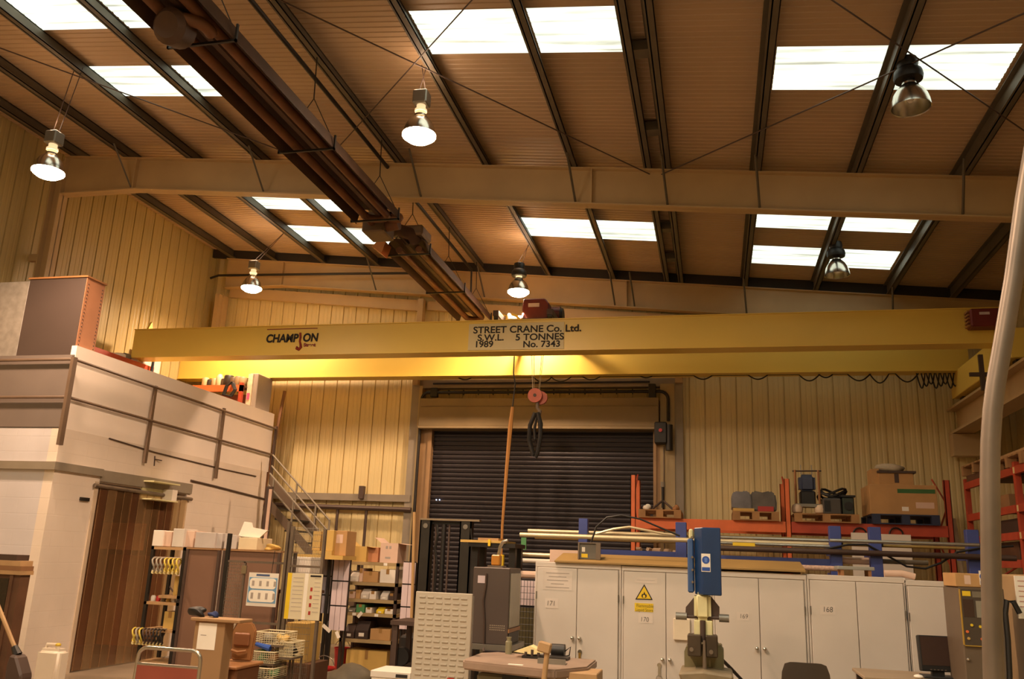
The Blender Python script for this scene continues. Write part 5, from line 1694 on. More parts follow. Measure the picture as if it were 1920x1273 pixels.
YELC = mat('yellow_cable', 'c8b048', .5)
GRYC = mat('grey_cable', '9a9080', .5)
for k in range(7):
    x = hx[0] + .09 + k * .058
    ring(x, HY - .02, zr1 - .01, .085, [GRYC, GRYC, GRYC, YELC, YELC, YELC, YELC][k], '%s coiled cable ring, %s from the left on the upper shelving rail' % ('grey' if k < 3 else 'yellow', ORD[k]), 'cable rings on the upper rail')
lowx0, lowx1 = at(257, 1185, Y=HY).x, at(312, 1185, Y=HY).x
zlow = at(285, 1182, Y=HY).z
lr = B().tube([(lowx0 - .04, HY - .03, zlow + .01), (lowx1 + .02, HY - .03, zlow + .03)], .01, 5).build('hanging_rail', GALV, sh)
for k in range(9):
    x = lowx0 + (lowx1 - lowx0) * k / 8.5
    ring(x, HY - .045, zlow + .02, .085, [YELC, GRYC, YELC, BRND, BRND, BRND, BLKM, BLKM, BLKM][k], '%s coiled cable ring, %s from the left on the lower shelving rail' % (['yellow', 'grey', 'yellow', 'brown', 'brown', 'brown', 'black', 'black', 'black'][k], ORD[k]), 'cable rings on the lower rail')
# binders and small things on the open shelves
x0, x1, z0, z1 = face(328, 342, 1080, 1116, HY + .1)
for k in range(2):
    tag(B().box(x0 + k * .055, x0 + k * .055 + .05, HY + .08, HY + .3, sz[1] + .035, z1).build('yellow_folder', CARDY), ('left', 'right')[k] + ' yellow folder standing on the middle open shelf', 'folder')
for k in range(5):
    x = hx[0] + .06 + k * .075
    tag(B().lathe([(.028, 0), (.03, .05), (.02, .07)], (x, HY + .1, sz[2] + .035), 10).build('small_pot', [WHT, REDP, PLGREY, CARDY, WHT][k], smooth=True), '%s little pot, %s from the left on the middle shelf' % (['white', 'red', 'grey', 'yellow', 'pale'][k], ORD[k]), 'pot', 'pots on the open shelving')
carton(hx[1] - .22, hx[1] - .05, HY + .05, HY + .35, sz[3] + .035, sz[3] + .25, CARDY, 'yellow box on the lower open shelf above the black cable rings')
# brown backed bays
for k, (a, c, lab) in enumerate(((hx[1], hx[2], 'brown steel shelving back, first bay right of the open shelving'), (hx[2] + .03, hx[3], 'brown steel shelving back behind the cage with the blue poster'))):
    t = thing('backed_shelving', ((a + c) / 2, HY + .2, 0), lab, 'shelving')
    B().box(a + .005, c, HY + .02, HY + .04, 0, HT - .02).build('back_panel', BRN, t)
    B().box(a + .005, c, HY, HY + .46, HT - .02, HT).build('top', CARDD, t)
    B().box(a + .005, c, HY + .04, HY + .44, .9, .93).build('shelf', BRN, t)
    for xx in (a + .005, c - .04):
        for yy in (HY, HY + .42):
            B().box(xx, xx + .035, yy, yy + .035, 0, HT - .02).build('upright', BRND, t)
# boxes on top of the shelving
tops_ = [(286, 306, 994, 1022, WHT, 'white square box', 0), (306, 322, 996, 1023, CARDP, 'pinkish box', .03), (323, 345, 991, 1024, mat('clear_tub', 'cfc6bc', .3), 'clear plastic tub', .0), (346, 364, 995, 1024, CARDP, 'pale box', .05),
         (365, 404, 998, 1026, mat('grey_white_card', 'b8ada6', .7), 'long grey-white box', .0), (405, 417, 1000, 1026, mat('grey_white_card', 'b8ada6'), 'narrow grey-white box', .04), (420, 444, 1003, 1028, mat('grey_white_card', 'b8ada6'), 'grey-white box right of the dark post', .02)]
for k, (a, c, t_, u, m, nm, dy) in enumerate(tops_):
    x0, x1, _, z1 = face(a, c, t_, u, HY + dy)
    zz = HT if k > 2 else HT - .005
    carton(x0 + .004, x1 - .004, HY + dy, HY + dy + .3, zz + .001 if k > 2 else HT, z1, m, nm + ', %s from the left on top of the shelving' % ORD[k], tape=False, name='storage_box', group='boxes on the shelving top')
x0, x1, _, z1 = face(447, 482, 1008, 1030, HY + .02)
carton(x0, x1, HY + .02, HY + .4, HT, z1, mat('cream_card', 'd8c4a0', .8), 'cream box carrying a loose white sheet on the shelving top', tape=False)
q = at(458, 990, Y=HY + .2)
b = B().prism([(x0 - .06, z1 + .015), (x0 + .0, z1 + .2), (x0 + .1, z1 + .19), (x0 + .12, z1 + .13), (x1 + .08, z1 + .1), (x1 - .02, z1 + .005)], 'Y', HY + .1, HY + .13)
tag(b.build('crumpled_sheet', PAPER), 'large crumpled white sheet standing on the cream box', 'sheet')
blob('paper_wad', (x1 + .12, HY + .2, HT), .08, CARDY, 'small yellowish paper wad right of the cream box', 'paper', (1.3, 1, .6), 9)

# ================================================================== MESH CAGE with posters
GY = 9.2
gx0, gx1, gx2 = at(416, 1120, Y=GY).x, at(531, 1120, Y=GY).x, at(601, 1120, Y=GY).x
cg = thing('wire_cage', ((gx0 + gx2) / 2, GY, 0), 'steel wire mesh cage front with posts beside the brown shelving', 'cage')
z_black = at(424, 1000, Y=GY).z
B().box(gx0 - .01, gx0 + .03, GY - .02, GY + .02, 0, z_black).build('post', BLKM, cg)
z_w = at(530, 978, Y=GY).z
B().box(gx1 - .03, gx1 + .0, GY - .02, GY + .02, 0, z_w).build('post', GALV, cg)
B().box(gx1 + .02, gx1 + .055, GY - .02, GY + .02, 0, z_w - .05).build('post', GALV, cg)
B().box(gx2 - .03, gx2, GY - .02, GY + .02, 0, at(598, 992, Y=GY).z).build('post', GALV, cg)


def mesh(x0, x1, z0, z1, y, nx, nz, m, parent, r=.0035, name='wire_mesh'):
    b = B()
    for k in range(nx + 1):
        xx = x0 + (x1 - x0) * k / nx
        b.tube([(xx, y, z0), (xx, y, z1)], r, 4)
    for k in range(nz + 1):
        zz = z0 + (z1 - z0) * k / nz
        b.tube([(x0, y + .004, zz), (x1, y + .004, zz)], r, 4)
    return b.build(name, m, parent)


za, zb = at(435, 1165, Y=GY).z, at(435, 1052, Y=GY).z
mesh(gx0 + .03, at(452, 1110, Y=GY).x, za, zb, GY, 8, 18, WIREM, cg, .0025)
for z in (zb, za):
    B().box(gx0 + .03, gx1 - .03, GY - .012, GY + .012, z - .012, z + .012).build('rail', GALV, cg)
xm = at(452, 1110, Y=GY).x
B().box(xm, xm + .025, GY - .012, GY + .012, za, zb).build('rail', GALV, cg)
B().box(xm - .01, xm + .05, GY - .03, GY - .012, at(452, 1075, Y=GY).z, at(452, 1060, Y=GY).z).build('latch', CHROME, cg)
zc, zd = at(570, 1160, Y=GY).z, at(570, 990, Y=GY).z
ze = at(570, 1062, Y=GY).z
mesh(gx1 + .055, gx2 - .03, zc, zd, GY, 22, 14, WIREM, cg, .002)
for z in (zc, ze):
    B().box(gx1 + .055, gx2 - .03, GY - .012, GY + .012, z - .012, z + .012).build('rail', GALV, cg)
mesh(gx1 + .055, gx2 - .1, .35, zc - .03, GY + .02, 14, 10, WIREM, cg, .002)
B().box(gx1 + .06, gx2 - .02, GY - .012, GY + .012, .3, .33).build('rail', GALV, cg)
# posters
def poster(px0, px1, py0, py1, y, m, name, label):
    x0, x1, z0, z1 = face(px0, px1, py0, py1, y)
    t = thing(name, ((x0 + x1) / 2, y, z0), label, 'poster')
    B().box(x0, x1, y, y + .004, z0, z1).build('sheet', m, t)
    return t, x0, x1, z0, z1


t, x0, x1, z0, z1 = poster(464, 520, 1074, 1137, GY - .03, WHT, 'wall_chart', 'white chart with blue rounded panels hung on the cage by a cord')
w, h = x1 - x0, z1 - z0
B().box(x0 + .01, x1 - .01, GY - .032, GY - .03, z0 + h * .1, z1 - h * .14).build('blue_field', mat('chart_blue', '6f9cc0', .7), t)
for f0, f1 in ((.52, .84), (.13, .48)):
    za_, zb_ = z0 + h * f0, z0 + h * f1
    r = (zb_ - za_) * .35
    pts = []
    for cxx, czz, a0 in ((x1 - .02 - r, zb_ - r, 0), (x0 + .02 + r, zb_ - r, 90), (x0 + .02 + r, za_ + r, 180), (x1 - .02 - r, za_ + r, 270)):
        for i in range(5):
            a = R(a0 + 22.5 * i)
            pts.append((cxx + r * math.cos(a), czz + r * math.sin(a)))
    pn = B().prism(pts, 'Y', GY - .034, GY - .032).build('rounded_panel', PAPER, t)
    for k in range(4):
        xx = x0 + .05 + (w - .1) * k / 3
        B().box(xx, xx + .03, GY - .035, GY - .034, za_ + .03, zb_ - .03).build('print_column', INKF, pn)
B().box(x0 + w * .25, x0 + w * .7, GY - .031, GY - .03, z1 - h * .1, z1 - h * .04).build('print_title', mat('blue_ink', '4a5a80', .8), t)
B().tube([((x0 + x1) / 2 + .09, GY - .025, z1), ((x0 + x1) / 2 + .1, GY - .02, z1 + .25)], .004, 4).build('cord', BLK, t)
t, x0, x1, z0, z1 = poster(536, 602, 1075, 1162, GY - .03, mat('cream_poster', 'd8ccae', .8, 0, .03, 4), 'safety_notice', 'cream notice with a yellow edge and small red figures on the mesh cage')
w, h = x1 - x0, z1 - z0
B().box(x0, x0 + w * .12, GY - .032, GY - .03, z0, z1).build('yellow_edge', YELS, t)
B().box(x0 + w * .5, x0 + w * .6, GY - .036, GY - .03, z0, z1).build('white_fold', PAPER, t)
for k in range(4):
    zz = z1 - h * (.3 + .17 * k)
    B().box(x0 + w * .68, x0 + w * .74, GY - .032, GY - .03, zz - h * .08, zz).build('red_figure', REDS, t)
for k in range(9):
    zz = z1 - h * (.1 + .09 * k)
    B().box(x0 + w * .17, x0 + w * .46, GY - .031, GY - .03, zz - .004, zz + .002).build('print_line', INKF, t)
    B().box(x0 + w * .78, x0 + w * .95, GY - .031, GY - .03, zz - .004, zz + .002).build('print_line', INKF, t)
B().box(x0 + w * .65, x0 + w * .96, GY - .032, GY - .03, z1 - h * .07, z1 - h * .03).build('print_title', INK, t)

# wire baskets with odds and ends at the foot of the cage


def basket(px0, px1, py0, py1, y, d, label, fill):
    x0, x1, z0, z1 = face(px0, px1, py0, py1, y)
    t = thing('wire_basket', ((x0 + x1) / 2, y + d / 2, z0), label, 'basket', 'wire baskets at the cage foot')
    B().tube([(x0, y, z1), (x1, y, z1), (x1, y + d, z1), (x0, y + d, z1)], .008, 6, True).build('rim', WIREW, t)
    mesh(x0, x1, z0, z1, y, 12, 5, WIREW, t, .003, 'front_mesh')
    mesh(x0, x1, z0, z1, y + d, 12, 5, WIREW, t, .003, 'back_mesh')
    b = B()
    for xx in (x0, x1):
        for k in range(6):
            zz = z0 + (z1 - z0) * k / 5
            b.tube([(xx, y, zz), (xx, y + d, zz)], .003, 4)
    for k in range(9):
        xx = x0 + (x1 - x0) * k / 8
        b.tube([(xx, y, z0), (xx, y + d, z0)], .003, 4)
    b.build('frame', WIREW, t)
    for k, (m, nm, s) in enumerate(fill):
        n = len(fill)
        xx = x0 + (x1 - x0) * (k + .5) / n
        o = blob('basket_scrap', (xx, y + d * .5, z0 + .005), min((x1 - x0) / n * .42, d * .4), m, '%s scrap in the %s' % (nm, label), 'scrap', (1, 1, s), 50 + k + int(px0))
    return t, x0, x1, z0, z1


bst = thing('basket_stand', (at(515, 1250, Y=8.95).x, 8.9, 0), 'low wire stand holding the cream baskets at the foot of the cage', 'stand')
bks = [(478, 532, 1186, 1208, 8.8, .3, 'uppermost cream wire basket', [(PLGREY, 'grey', .8), (CARDY, 'tan', .8)]),
       (470, 514, 1222, 1243, 8.76, .3, 'middle left cream wire basket with green scrap', [(GREEN, 'green', 1.1), (PLTAN, 'tan', .9)]),
       (524, 549, 1204, 1232, 8.82, .26, 'middle right cream wire basket behind the post', [(BLKM, 'dark', .8)]),
       (444, 512, 1252, 1270, 8.7, .3, 'lowest cream wire basket', [(WOODD, 'brown', 1.2), (PLGREY, 'grey', 1), (GREEN, 'dull green', .8)])]
for a in bks:
    r_ = basket(*a)
    zz = r_[3] - .004
    B().box(r_[1], r_[2], a[4], a[4] + a[5], zz - .02, zz - .004).build('ledge', GALV, bst)
    for xx in (r_[1] + .01, r_[2] - .01):
        B().box(xx - .008, xx + .008, a[4] + a[5] - .02, a[4] + a[5], 0, zz - .02).build('leg', GALV, bst)
q0, q1 = at(480, 1207, Y=8.8), at(507, 1216, Y=8.8)
tag(B().tube([q0, q1], [.02, .035], 8).build('blue_brush', BLUS), 'blue brush handle sticking out over the middle basket', 'brush')

# ================================================================== CARDBOARD PILLAR with paper, gloves; brown bin lid
PY = 7.6
x0, x1, z0, z1 = face(370, 418, 1166, 1290, PY)
x0 = at(362, 1200, Y=PY).x
x1 = at(428, 1200, Y=PY).x
z1 = at(392, 1165, Y=PY).z
cpil = thing('cardboard_stand', ((x0 + x1) / 2, PY + .2, 0), 'tall cardboard stand with a wooden top and pinned white paper', 'stand')
B().box(x0, x1 - .05, PY, PY + .16, 0, z1).build('body', mat('brown_card', '9c7a54', .8, 0, .06, 3), cpil, bevel=.006)
B().box(x0 - .03, x1 + .12, PY - .04, PY + .2, z1, z1 + .03).build('top_board', mat('worn_wood', 'a07c54', .7, 0, .15, 4), cpil, bevel=.005)
a0, a1, b0, b1 = face(371, 405, 1168, 1218, PY)
pn = B().box(a0, a1, PY - .004, PY - .001, b0, b1).build('paper', PAPER, cpil)
B().box(a0 + .03, a0 + .09, PY - .005, PY - .004, b0 + (b1 - b0) * .52, b0 + (b1 - b0) * .55).build('print_line', INKF, pn)
q = at(370, 1155, Y=PY + .1)
blob('black_glove', (q.x, PY + .09, z1 + .03), .075, BLK, 'black cloth bundle lying on the cardboard stand', 'cloth', (1.3, .9, .7), 21)
q = at(398, 1155, Y=PY + .1)
blob('blue_glove', (q.x + .02, PY + .09, z1 + .03), .045, mat('navy_cloth', '22305c', .8), 'blue glove lying beside the black cloth bundle', 'glove', (1.2, .8, .7), 22)
q0, q1 = at(405, 1160, Y=PY + .2), at(466, 1156, Y=PY + .2)
bn = thing('waste_bin', (at(445, 1200, Y=8.0).x, 8.2, 0), 'tan plastic waste bin with its moulded lid standing open', 'bin')
x0, x1, z0, z1 = face(418, 463, 1168, 1242, 8.05)
xc = (x0 + x1) / 2
b = B().prism([(x0 + .02, z0), (x0, z1 - .08), (x0 + .05, z1), (x1 - .05, z1), (x1, z1 - .08), (x1 - .02, z0)], 'Y', 8.2, 8.24)
b.build('lid', PLTAN, bn, bevel=.012, segs=2)
b = B().box(x0 + .04, x1 - .05, 8.17, 8.2, z0 + .14, z1 - .1)
b.build('lid_recess', mat('tan_plastic_inner', '8a5634', .5), bn, bevel=.012)
B().tube([(x0 + .04, 8.16, z0 + .1), (xc - .02, 8.15, z0 + .085), (x1 - .06, 8.16, z0 + .1)], .014, 6).build('lid_rib', PLTAN, bn, smooth=True)
B().tube([(x0 - .025, 8.2, z0 - .02), (x0 - .02, 8.2, z1 - .12), (x0 + .04, 8.2, z1 + .005)], .012, 6).build('lid_edge', mat('pale_edge', 'b8a890', .5), bn)
b = B().prism([(x0 - .03, z0 - .03), (x1 + .04, z0 - .03), (x1 - .01, 0.05), (x0 + .02, 0.05)], 'Y', 7.85, 8.3)
b.build('body', mat('brown_bin', '7a4e30', .5), bn, bevel=.02)
B().box(x0 - .05, x1 + .06, 7.8, 8.32, z0 - .035, z0 - .005).build('rim', PLTAN, bn, bevel=.008)
for xx in (x0 + .03, x1 - .08):
    B().cyl((xx, 8.28, .06), (xx + .05, 8.28, .06), .06).build('wheel', BLK, bn)

# ================================================================== RED TROLLEY in the foreground left
TY2 = 6.6
x0, x1 = at(259, 1230, Y=TY2).x, at(377, 1230, Y=TY2).x
zt = at(318, 1217, Y=TY2).z
tr = thing('platform_trolley', ((x0 + x1) / 2, TY2 + .4, 0), 'chrome tube trolley with a red panel in the left foreground', 'trolley')
b = B().tube([(x0 - .02, TY2, .15), (x0, TY2, zt - .1)] + arc((x0 + .08, TY2, zt - .08), .08, 180, 90, 5, 'XZ')[1:] + arc((x1 - .08, TY2, zt - .08), .08, 90, 0, 5, 'XZ') + [(x1 + .0, TY2, .15)], .016, 10)
b.build('handle_frame', CHROME, tr, smooth=True)
zp1, zp0 = at(318, 1251, Y=TY2).z, at(318, 1273, Y=TY2).z - .02
B().box(x0 + .01, x1 - .01, TY2 - .012, TY2 + .012, zp0 - .12, zp1).build('red_panel', mat('faded_red', '8a4434', .5), tr)
B().tube([(x0, TY2, zp1 + .01), (x1, TY2, zp1 + .01)], .014, 8).build('cross_bar', CHROME, tr)
B().box(x0 - .02, x1 + .02, TY2 - .02, TY2 + .85, .15, .2).build('platform', mat('faded_red', '8a4434'), tr, bevel=.01)
for xx in (x0 + .06, x1 - .06):
    for yy in (TY2 + .1, TY2 + .72):
        B().cyl((xx - .02, yy, .07), (xx + .02, yy, .07), .07).build('wheel', BLK, tr, smooth=True)

# ================================================================== LEFT FOREGROUND: wooden unit, broom, jerry can
WY = 8.0
wu = thing('wooden_cupboard', (at(15, 1150, Y=WY).x, WY + .3, 0), 'dark wooden open cupboard with stacked boards at the far left edge', 'cupboard')
x1 = at(26, 1150, Y=WY).x
xd = at(13, 1120, Y=WY).x
xg = at(42, 1130, Y=WY + .25).x
zt = at(10, 1073, Y=WY).z
B().box(x1 - .9, x1 - .02, WY + .02, WY + .16, .1, zt - .02).build('carcass', WOODD, wu)
B().box(x1 - .9, x1, WY - .01, WY + .18, zt - .02, zt + .02).build('top', WOODL, wu)
B().box(xd - .01, xd + .03, WY, WY + .03, .1, zt - .02).build('stile', WOODD, wu)
B().box(xd - .5, xd - .02, WY + .005, WY + .02, .75, zt - .06).build('glass_pane', mat('dark_glass', '2a211c', .15), wu)
B().box(xd - .5, xd, WY - .005, WY + .02, at(10, 1150, Y=WY).z - .02, at(10, 1150, Y=WY).z + .01).build('rail', WOODL, wu)
tag(B().box(x1 - .8, xg, WY + .2, WY + .25, 0, zt + .0).build('grey_board', mat('grey_green_board', '8d8370', .7)), 'grey board leaning behind the wooden cupboard at the left edge', 'board')
z2 = zt + .02
for k, (dx, h, m, lab) in enumerate(((.02, .05, mat('aged_board', '8a6240', .7), 'pale board lying lowest on the wooden cupboard'), (-.0, .055, WOODL, 'second board on the wooden cupboard'), (-.06, .06, BRND, 'short dark block topmost on the wooden cupboard'))):
    tag(B().box(x1 - .8, x1 + dx - .03, WY + .0, WY + .18, z2, z2 + h).build('stacked_board', m), lab, 'board')
    z2 += h
bm2 = thing('broom', (at(45, 1250, Y=7.6).x, 7.6, 0), 'wooden broom with dark bristle head leaning at the left edge', 'broom')
q0, q1 = at(-10, 1120, Y=7.6), at(27, 1212, Y=7.6)
B().tube([q0, q1], .02, 8).build('handle', WOODL, bm2, smooth=True)
q2 = at(33, 1228, Y=7.6)
B().tube([q1, q2], [.03, .045], 8).build('socket', BLKM, bm2)
q3 = at(40, 1275, Y=7.6)
b = B().prism([(q2.x - .03, q2.z + .01), (q2.x + .05, q2.z), (q3.x + .06, q3.z + .05), (q3.x + .05, q3.z - .4), (q3.x - .12, q3.z - .4), (q2.x - .05, q2.z - .1)], 'Y', 7.52, 7.68)
b.build('bristle_head', BRND, bm2, bevel=.02)
B().tube([(q3.x - .02, 7.6, q3.z - .4), (q3.x - .02, 7.6, 0)], .03, 8).build('lower_shaft', BRND, bm2)
jy = 9.75
x0, x1, z0, z1 = face(58, 104, 1207, 1330, jy)
jc = thing('jerry_can', ((x0 + x1) / 2, jy + .12, 0), 'white plastic jerry can with a yellow cap against the block wall', 'jerry can')
z1 = at(95, 1209, Y=jy).z
B().box(x0, x1, jy, jy + .22, .0, z1 - .05).build('body', JERRY, jc, bevel=.05, segs=3, smooth=True)
B().tube([(x0 + .06, jy + .11, z1 - .07), (x0 + .07, jy + .11, z1 - .01), (x1 - .12, jy + .11, z1 - .005), (x1 - .11, jy + .11, z1 - .07)], .02, 8).build('handle', JERRY, jc, smooth=True)
B().cyl((x1 - .1, jy + .08, z1 - .06), (x1 - .1, jy + .08, z1 - .01), .028).build('neck', JERRY, jc)
blob_ = B().sphere((x1 - .1, jy + .08, z1 - .005), .035, .7, 10).build('cap', mat('yellow_cap', 'd8b838', .5), jc)

# ================================================================== PARTS RACKS by the back left
QY = 12.8
qx0, qx1 = at(648, 1055, Y=QY).x, at(748, 1055, Y=QY).x
pr_ = thing('parts_shelving', ((qx0 + qx1) / 2, QY + .25, 0), 'cream shelving crowded with bins and cartons left of the mast', 'shelving')
lev = [at(700, 1054, Y=QY).z, at(700, 1092, Y=QY).z, at(700, 1124, Y=QY).z, at(700, 1150, Y=QY).z, at(700, 1200, Y=QY).z]
for x in (qx0, qx1 - .04):
    for yy in (QY, QY + .46):
        B().box(x, x + .04, yy, yy + .04, 0, lev[0]).build('upright', BRND, pr_)
for z in lev:
    B().box(qx0, qx1, QY, QY + .5, z - .05, z).build('shelf', mat('dull_cream_shelf', 'a89066', .6, 0, .1, 3), pr_)
B().box(qx0 + .02, qx1 - .02, QY + .47, QY + .49, 0, lev[1] - .05).build('back_panel', mat('added_dark_backing', '5a4636', .7), pr_)  # dark sheet added to darken the lower shelves behind their bins
for k, (px, l) in enumerate(((664, 3), (706, 3), (716, 0))):
    q = at(px, 1150, Y=QY)
    B().box(q.x - .03, q.x + .03, QY - .003, QY, lev[l] - .045, lev[l] - .005).build('shelf_label', PAPER, pr_)


def slat_panel(x0, x1, z0, z1, y, n, name, label, rows=3, m=LILAC, yaw=0):
    t = thing(name, (x0, y, 0), label, 'panel', rz=yaw)
    w = x1 - x0
    o = Vector((x0, y, 0))
    for r_ in range(rows):
        za_ = z0 + (z1 - z0) * r_ / rows
        zb_ = z0 + (z1 - z0) * (r_ + 1) / rows - .02
        for k in range(n):
            B().box(w * k / n + .004, w * (k + 1) / n - .004, 0, .02, za_, zb_).build('slat', m, t, local=True)
    B().box(.003, w - .003, .02, .03, z0, z1 - .005).build('backing', BLKM, t, local=True)
    for xx in (0, w - .03):
        B().box(xx + .003, xx + .027, .04, .08, 0, z1 - .02).build('post', BLKM, t, local=True)
    return t


x0, x1, z0, z1 = face(621, 651, 1042, 1182, QY - .5)
slat_panel(x0, x1, z0, z1, QY - .5, 3, 'slatted_end_panel', 'lilac slatted end panel left of the crowded parts shelving', 3)
x0, x1, z0, z1 = face(602, 620, 1044, 1150, QY - .3)
slat_panel(x0, x1, z0, z1, QY - .3, 2, 'slatted_end_panel', 'shorter greyish slatted panel left of the lilac end panel', 3, mat('grey_lilac', '9a949c', .6))
x0, x1, z0, z1 = face(752, 776, 1052, 1180, QY - .2)
slat_panel(x0, x1, z0, z1, QY - .2, 2, 'slatted_end_panel', 'lilac slatted end panel right of the crowded parts shelving', 3)
tag(B().tube([at(777, 960, Y=QY - .3), at(774, 1090, Y=QY - .3), at(771, 1175, Y=QY - .3), (at(771, 1200, Y=QY - .3).x, QY - .3, 0)], .024, 8).build('standing_pipe', mat('tan_pipe', 'c09a68', .4), smooth=True), 'thin tan pipe standing upright left of the stacker mast', 'pipe')
# contents: (level, pixel x range, height, material, words, kind)
items = [
    (1, 652, 668, .16, WHT, 'white tilted bin', 'parts_bin'), (1, 669, 676, .2, CARDP, 'pale narrow box', 'parts_box'), (1, 676, 705, .16, CARD, 'tan carton', 'parts_box'), (1, 708, 746, .2, WHT, 'large white box', 'parts_box'),
    (2, 651, 664, .1, CARDP, 'pinkish box', 'parts_box'), (2, 665, 674, .13, CARD, 'tan box', 'parts_box'), (2, 675, 690, .15, mat('clear_tub', 'cfc6bc'), 'clear tub', 'parts_bin'), (2, 691, 704, .12, WHT, 'white carton', 'parts_box'), (2, 712, 726, .13, mat('clear_tub', 'cfc6bc'), 'cloudy jar box', 'parts_bin'), (2, 728, 744, .1, BRND, 'dark box', 'parts_box'),
    (3, 652, 666, .08, PLGREY, 'grey bin', 'parts_bin'), (3, 668, 684, .12, GREEN, 'green and white box', 'parts_box'), (3, 686, 698, .08, WHT, 'white box', 'parts_box'), (3, 706, 720, .09, YELS, 'yellow bin', 'parts_bin'), (3, 722, 744, .07, WHT, 'flat white box', 'parts_box'),
    (4, 650, 668, .2, BRND, 'dark bin', 'parts_bin'), (4, 670, 694, .26, mat('dark_brown_bin', '3a2c26', .6), 'dark brown bin', 'parts_bin'), (4, 698, 736, .16, CARD, 'tan long carton', 'parts_box'),
]
cnt = {}
for l, a, c, h, m, nm, kind in items:
    cnt[l] = cnt.get(l, 0) + 1
    x0, x1 = at(a, 1120, Y=QY).x, at(c, 1120, Y=QY).x
    x0, x1 = max(x0, qx0 + .05), min(x1, qx1 - .05)
    z = lev[l]
    lb = '%s, %s from the left on the %s shelf of the parts shelving' % (nm, ORD[cnt[l] - 1], ORD[l])
    if kind == 'parts_bin':
        t = thing('parts_bin', ((x0 + x1) / 2, QY + .05, z), lb, 'bin', 'bins and boxes on the parts shelving')
        b = B().prism([(QY + .02, z), (QY + .4, z), (QY + .4, z + h), (QY + .12, z + h), (QY + .02, z + h * .5)], 'X', x0, x1)
        b.build('shell', m, t, bevel=.006)
        B().box(x0 + (x1 - x0) * .3, x0 + (x1 - x0) * .7, QY + .016, QY + .02, z + h * .15, z + h * .35).build('label', PAPER, t)
    else:
        carton(x0 + .003, x1 - .003, QY + .02, QY + .42, z, z + h, m, lb, name='parts_box', group='bins and boxes on the parts shelving', cat='box')
# cartons on top
x0, x1, _, z1 = face(658, 686, 1024, 1054, QY + .0)
carton(x0, x1, QY + .02, QY + .4, lev[0], z1, CARDY, 'open tan carton, left one on top of the parts shelving', open_=True)
x0, x1, _, z1 = face(712, 745, 1018, 1054, QY + .0)
carton(x0, x1, QY + .02, QY + .4, lev[0], z1, CARDP, 'pinkish carton with open flaps, right one on top of the parts shelving', open_=True,
       marks=((.3, .42, .7, .85, INKF, 'arrow_print'), (.5, .62, .7, .85, INKF, 'arrow_print'), (.3, .6, .2, .3, INKF, 'print_line')))
x0, x1, _, z1 = face(690, 709, 1026, 1054, QY + .1)
carton(x0, x1, QY + .1, QY + .4, lev[0], z1, mat('orange_cardboard', 'b8805a', .8), 'small brown carton between the two open cartons', tape=False)
# yellow cartons on the pallet of the cage top
yx0, yx1, yz0, yz1 = face(603, 624, 994, 1032, 12.0)
ys = thing('tall_rack', (yx0 + .3, 12.2, 0), 'dark rack behind the cage carrying the yellow cartons', 'rack')
zb_ = at(620, 1041, Y=12.0).z
B().box(yx0 - .4, yx0 + .36, 12.0, 12.5, zb_ - .06, zb_).build('shelf', CARDY, ys)
for xx in (yx0 - .4, yx0 + .0):
    for yy in (12.3, 12.46):
        B().box(xx, xx + .04, yy, yy + .04, 0, zb_ - .06).build('upright', BLKM, ys)
z0 = at(616, 1033, Y=12.0).z
tag(B().box(yx0 - .13, yx1 + .0, 12.0, 12.4, zb_, z0).build('yellow_slab', CARDY), 'flat yellow box under the tall yellow carton on the dark rack', 'box')
carton(yx0 - .005, yx1, 12.02, 12.4, z0, yz1, CARDY, 'tall yellow carton facing the light on the dark rack', tape=False)
x0, x1, _, z1 = face(625, 650, 995, 1034, 12.1)
carton(x0 + .004, x1, 12.1, 12.45, zb_, z1, CARD, 'brown carton with a white label right of the tall yellow carton', tape=False, marks=((.2, .7, .5, .85, CARDP, 'label'),))
x0, x1, _, z1 = face(586, 601, 996, 1034, 12.05)
carton(x0, x1 - .004, 12.05, 12.4, z0 , z1, CARDY, 'yellow carton left of the tall yellow carton behind the mesh', tape=False)
# white bin box behind the mesh, dark yellow crates low
x0, x1, z0, z1 = face(538, 582, 1044, 1075, 10.6)
tag(B().box(x0, x1, 10.6, 10.95, 1.3, z1).build('white_carton', WHT, bevel=.004), 'white carton with dark print behind the mesh above the cream notice', 'box')
t = thing('side_bench', ((x0 + x1) / 2, 10.5, 0), 'wooden bench behind the mesh cage under the white carton', 'bench')
B().box(x0 - .1, x1 + .02, 10.5, 11.05, 1.26, 1.3).build('bench_top', WOODD, t)
for xx in (x0 - .08, x1 - .04):
    for yy in (10.52, 11.0):
        B().box(xx, xx + .04, yy, yy + .04, 0, 1.26).build('leg', WOODD, t)
x0, x1, z0, z1 = face(536, 575, 1168, 1200, 9.6)
carton(x0, x1, 9.6, 10.0, .55, z1, CARDY, 'yellow carton low behind the mesh cage', tape=False)
tag(B().box(x0 - .05, x1 + .1, 9.55, 10.05, 0, .55).build('dark_crate', WOODD), 'dark crate under the yellow carton behind the mesh cage', 'crate')
x0, x1, z0, z1 = face(553, 585, 1203, 1240, 9.7)

# on the floor: red buckets, grey sack, cartons, white box
def bucket(px, py, y, r, h, m, label):
    q = at(px, py, Y=y)
    z0 = 0
    t = thing('bucket', (q.x, y, z0), label, 'bucket', 'red buckets on the floor')
    B().lathe([(r * .8, 0), (r, h), (r * 1.06, h), (r * 1.06, h - .02), (r * .99, h - .02), (r * .78, .015), (1e-5, .015)], (q.x, y, 0), 20).build('body', m, t, smooth=True)
    B().tube(arc((q.x, y, h - .01), r * 1.04, 15, 165, 10, 'XZ'), .006, 5).build('handle', WIREM, t)
    return t


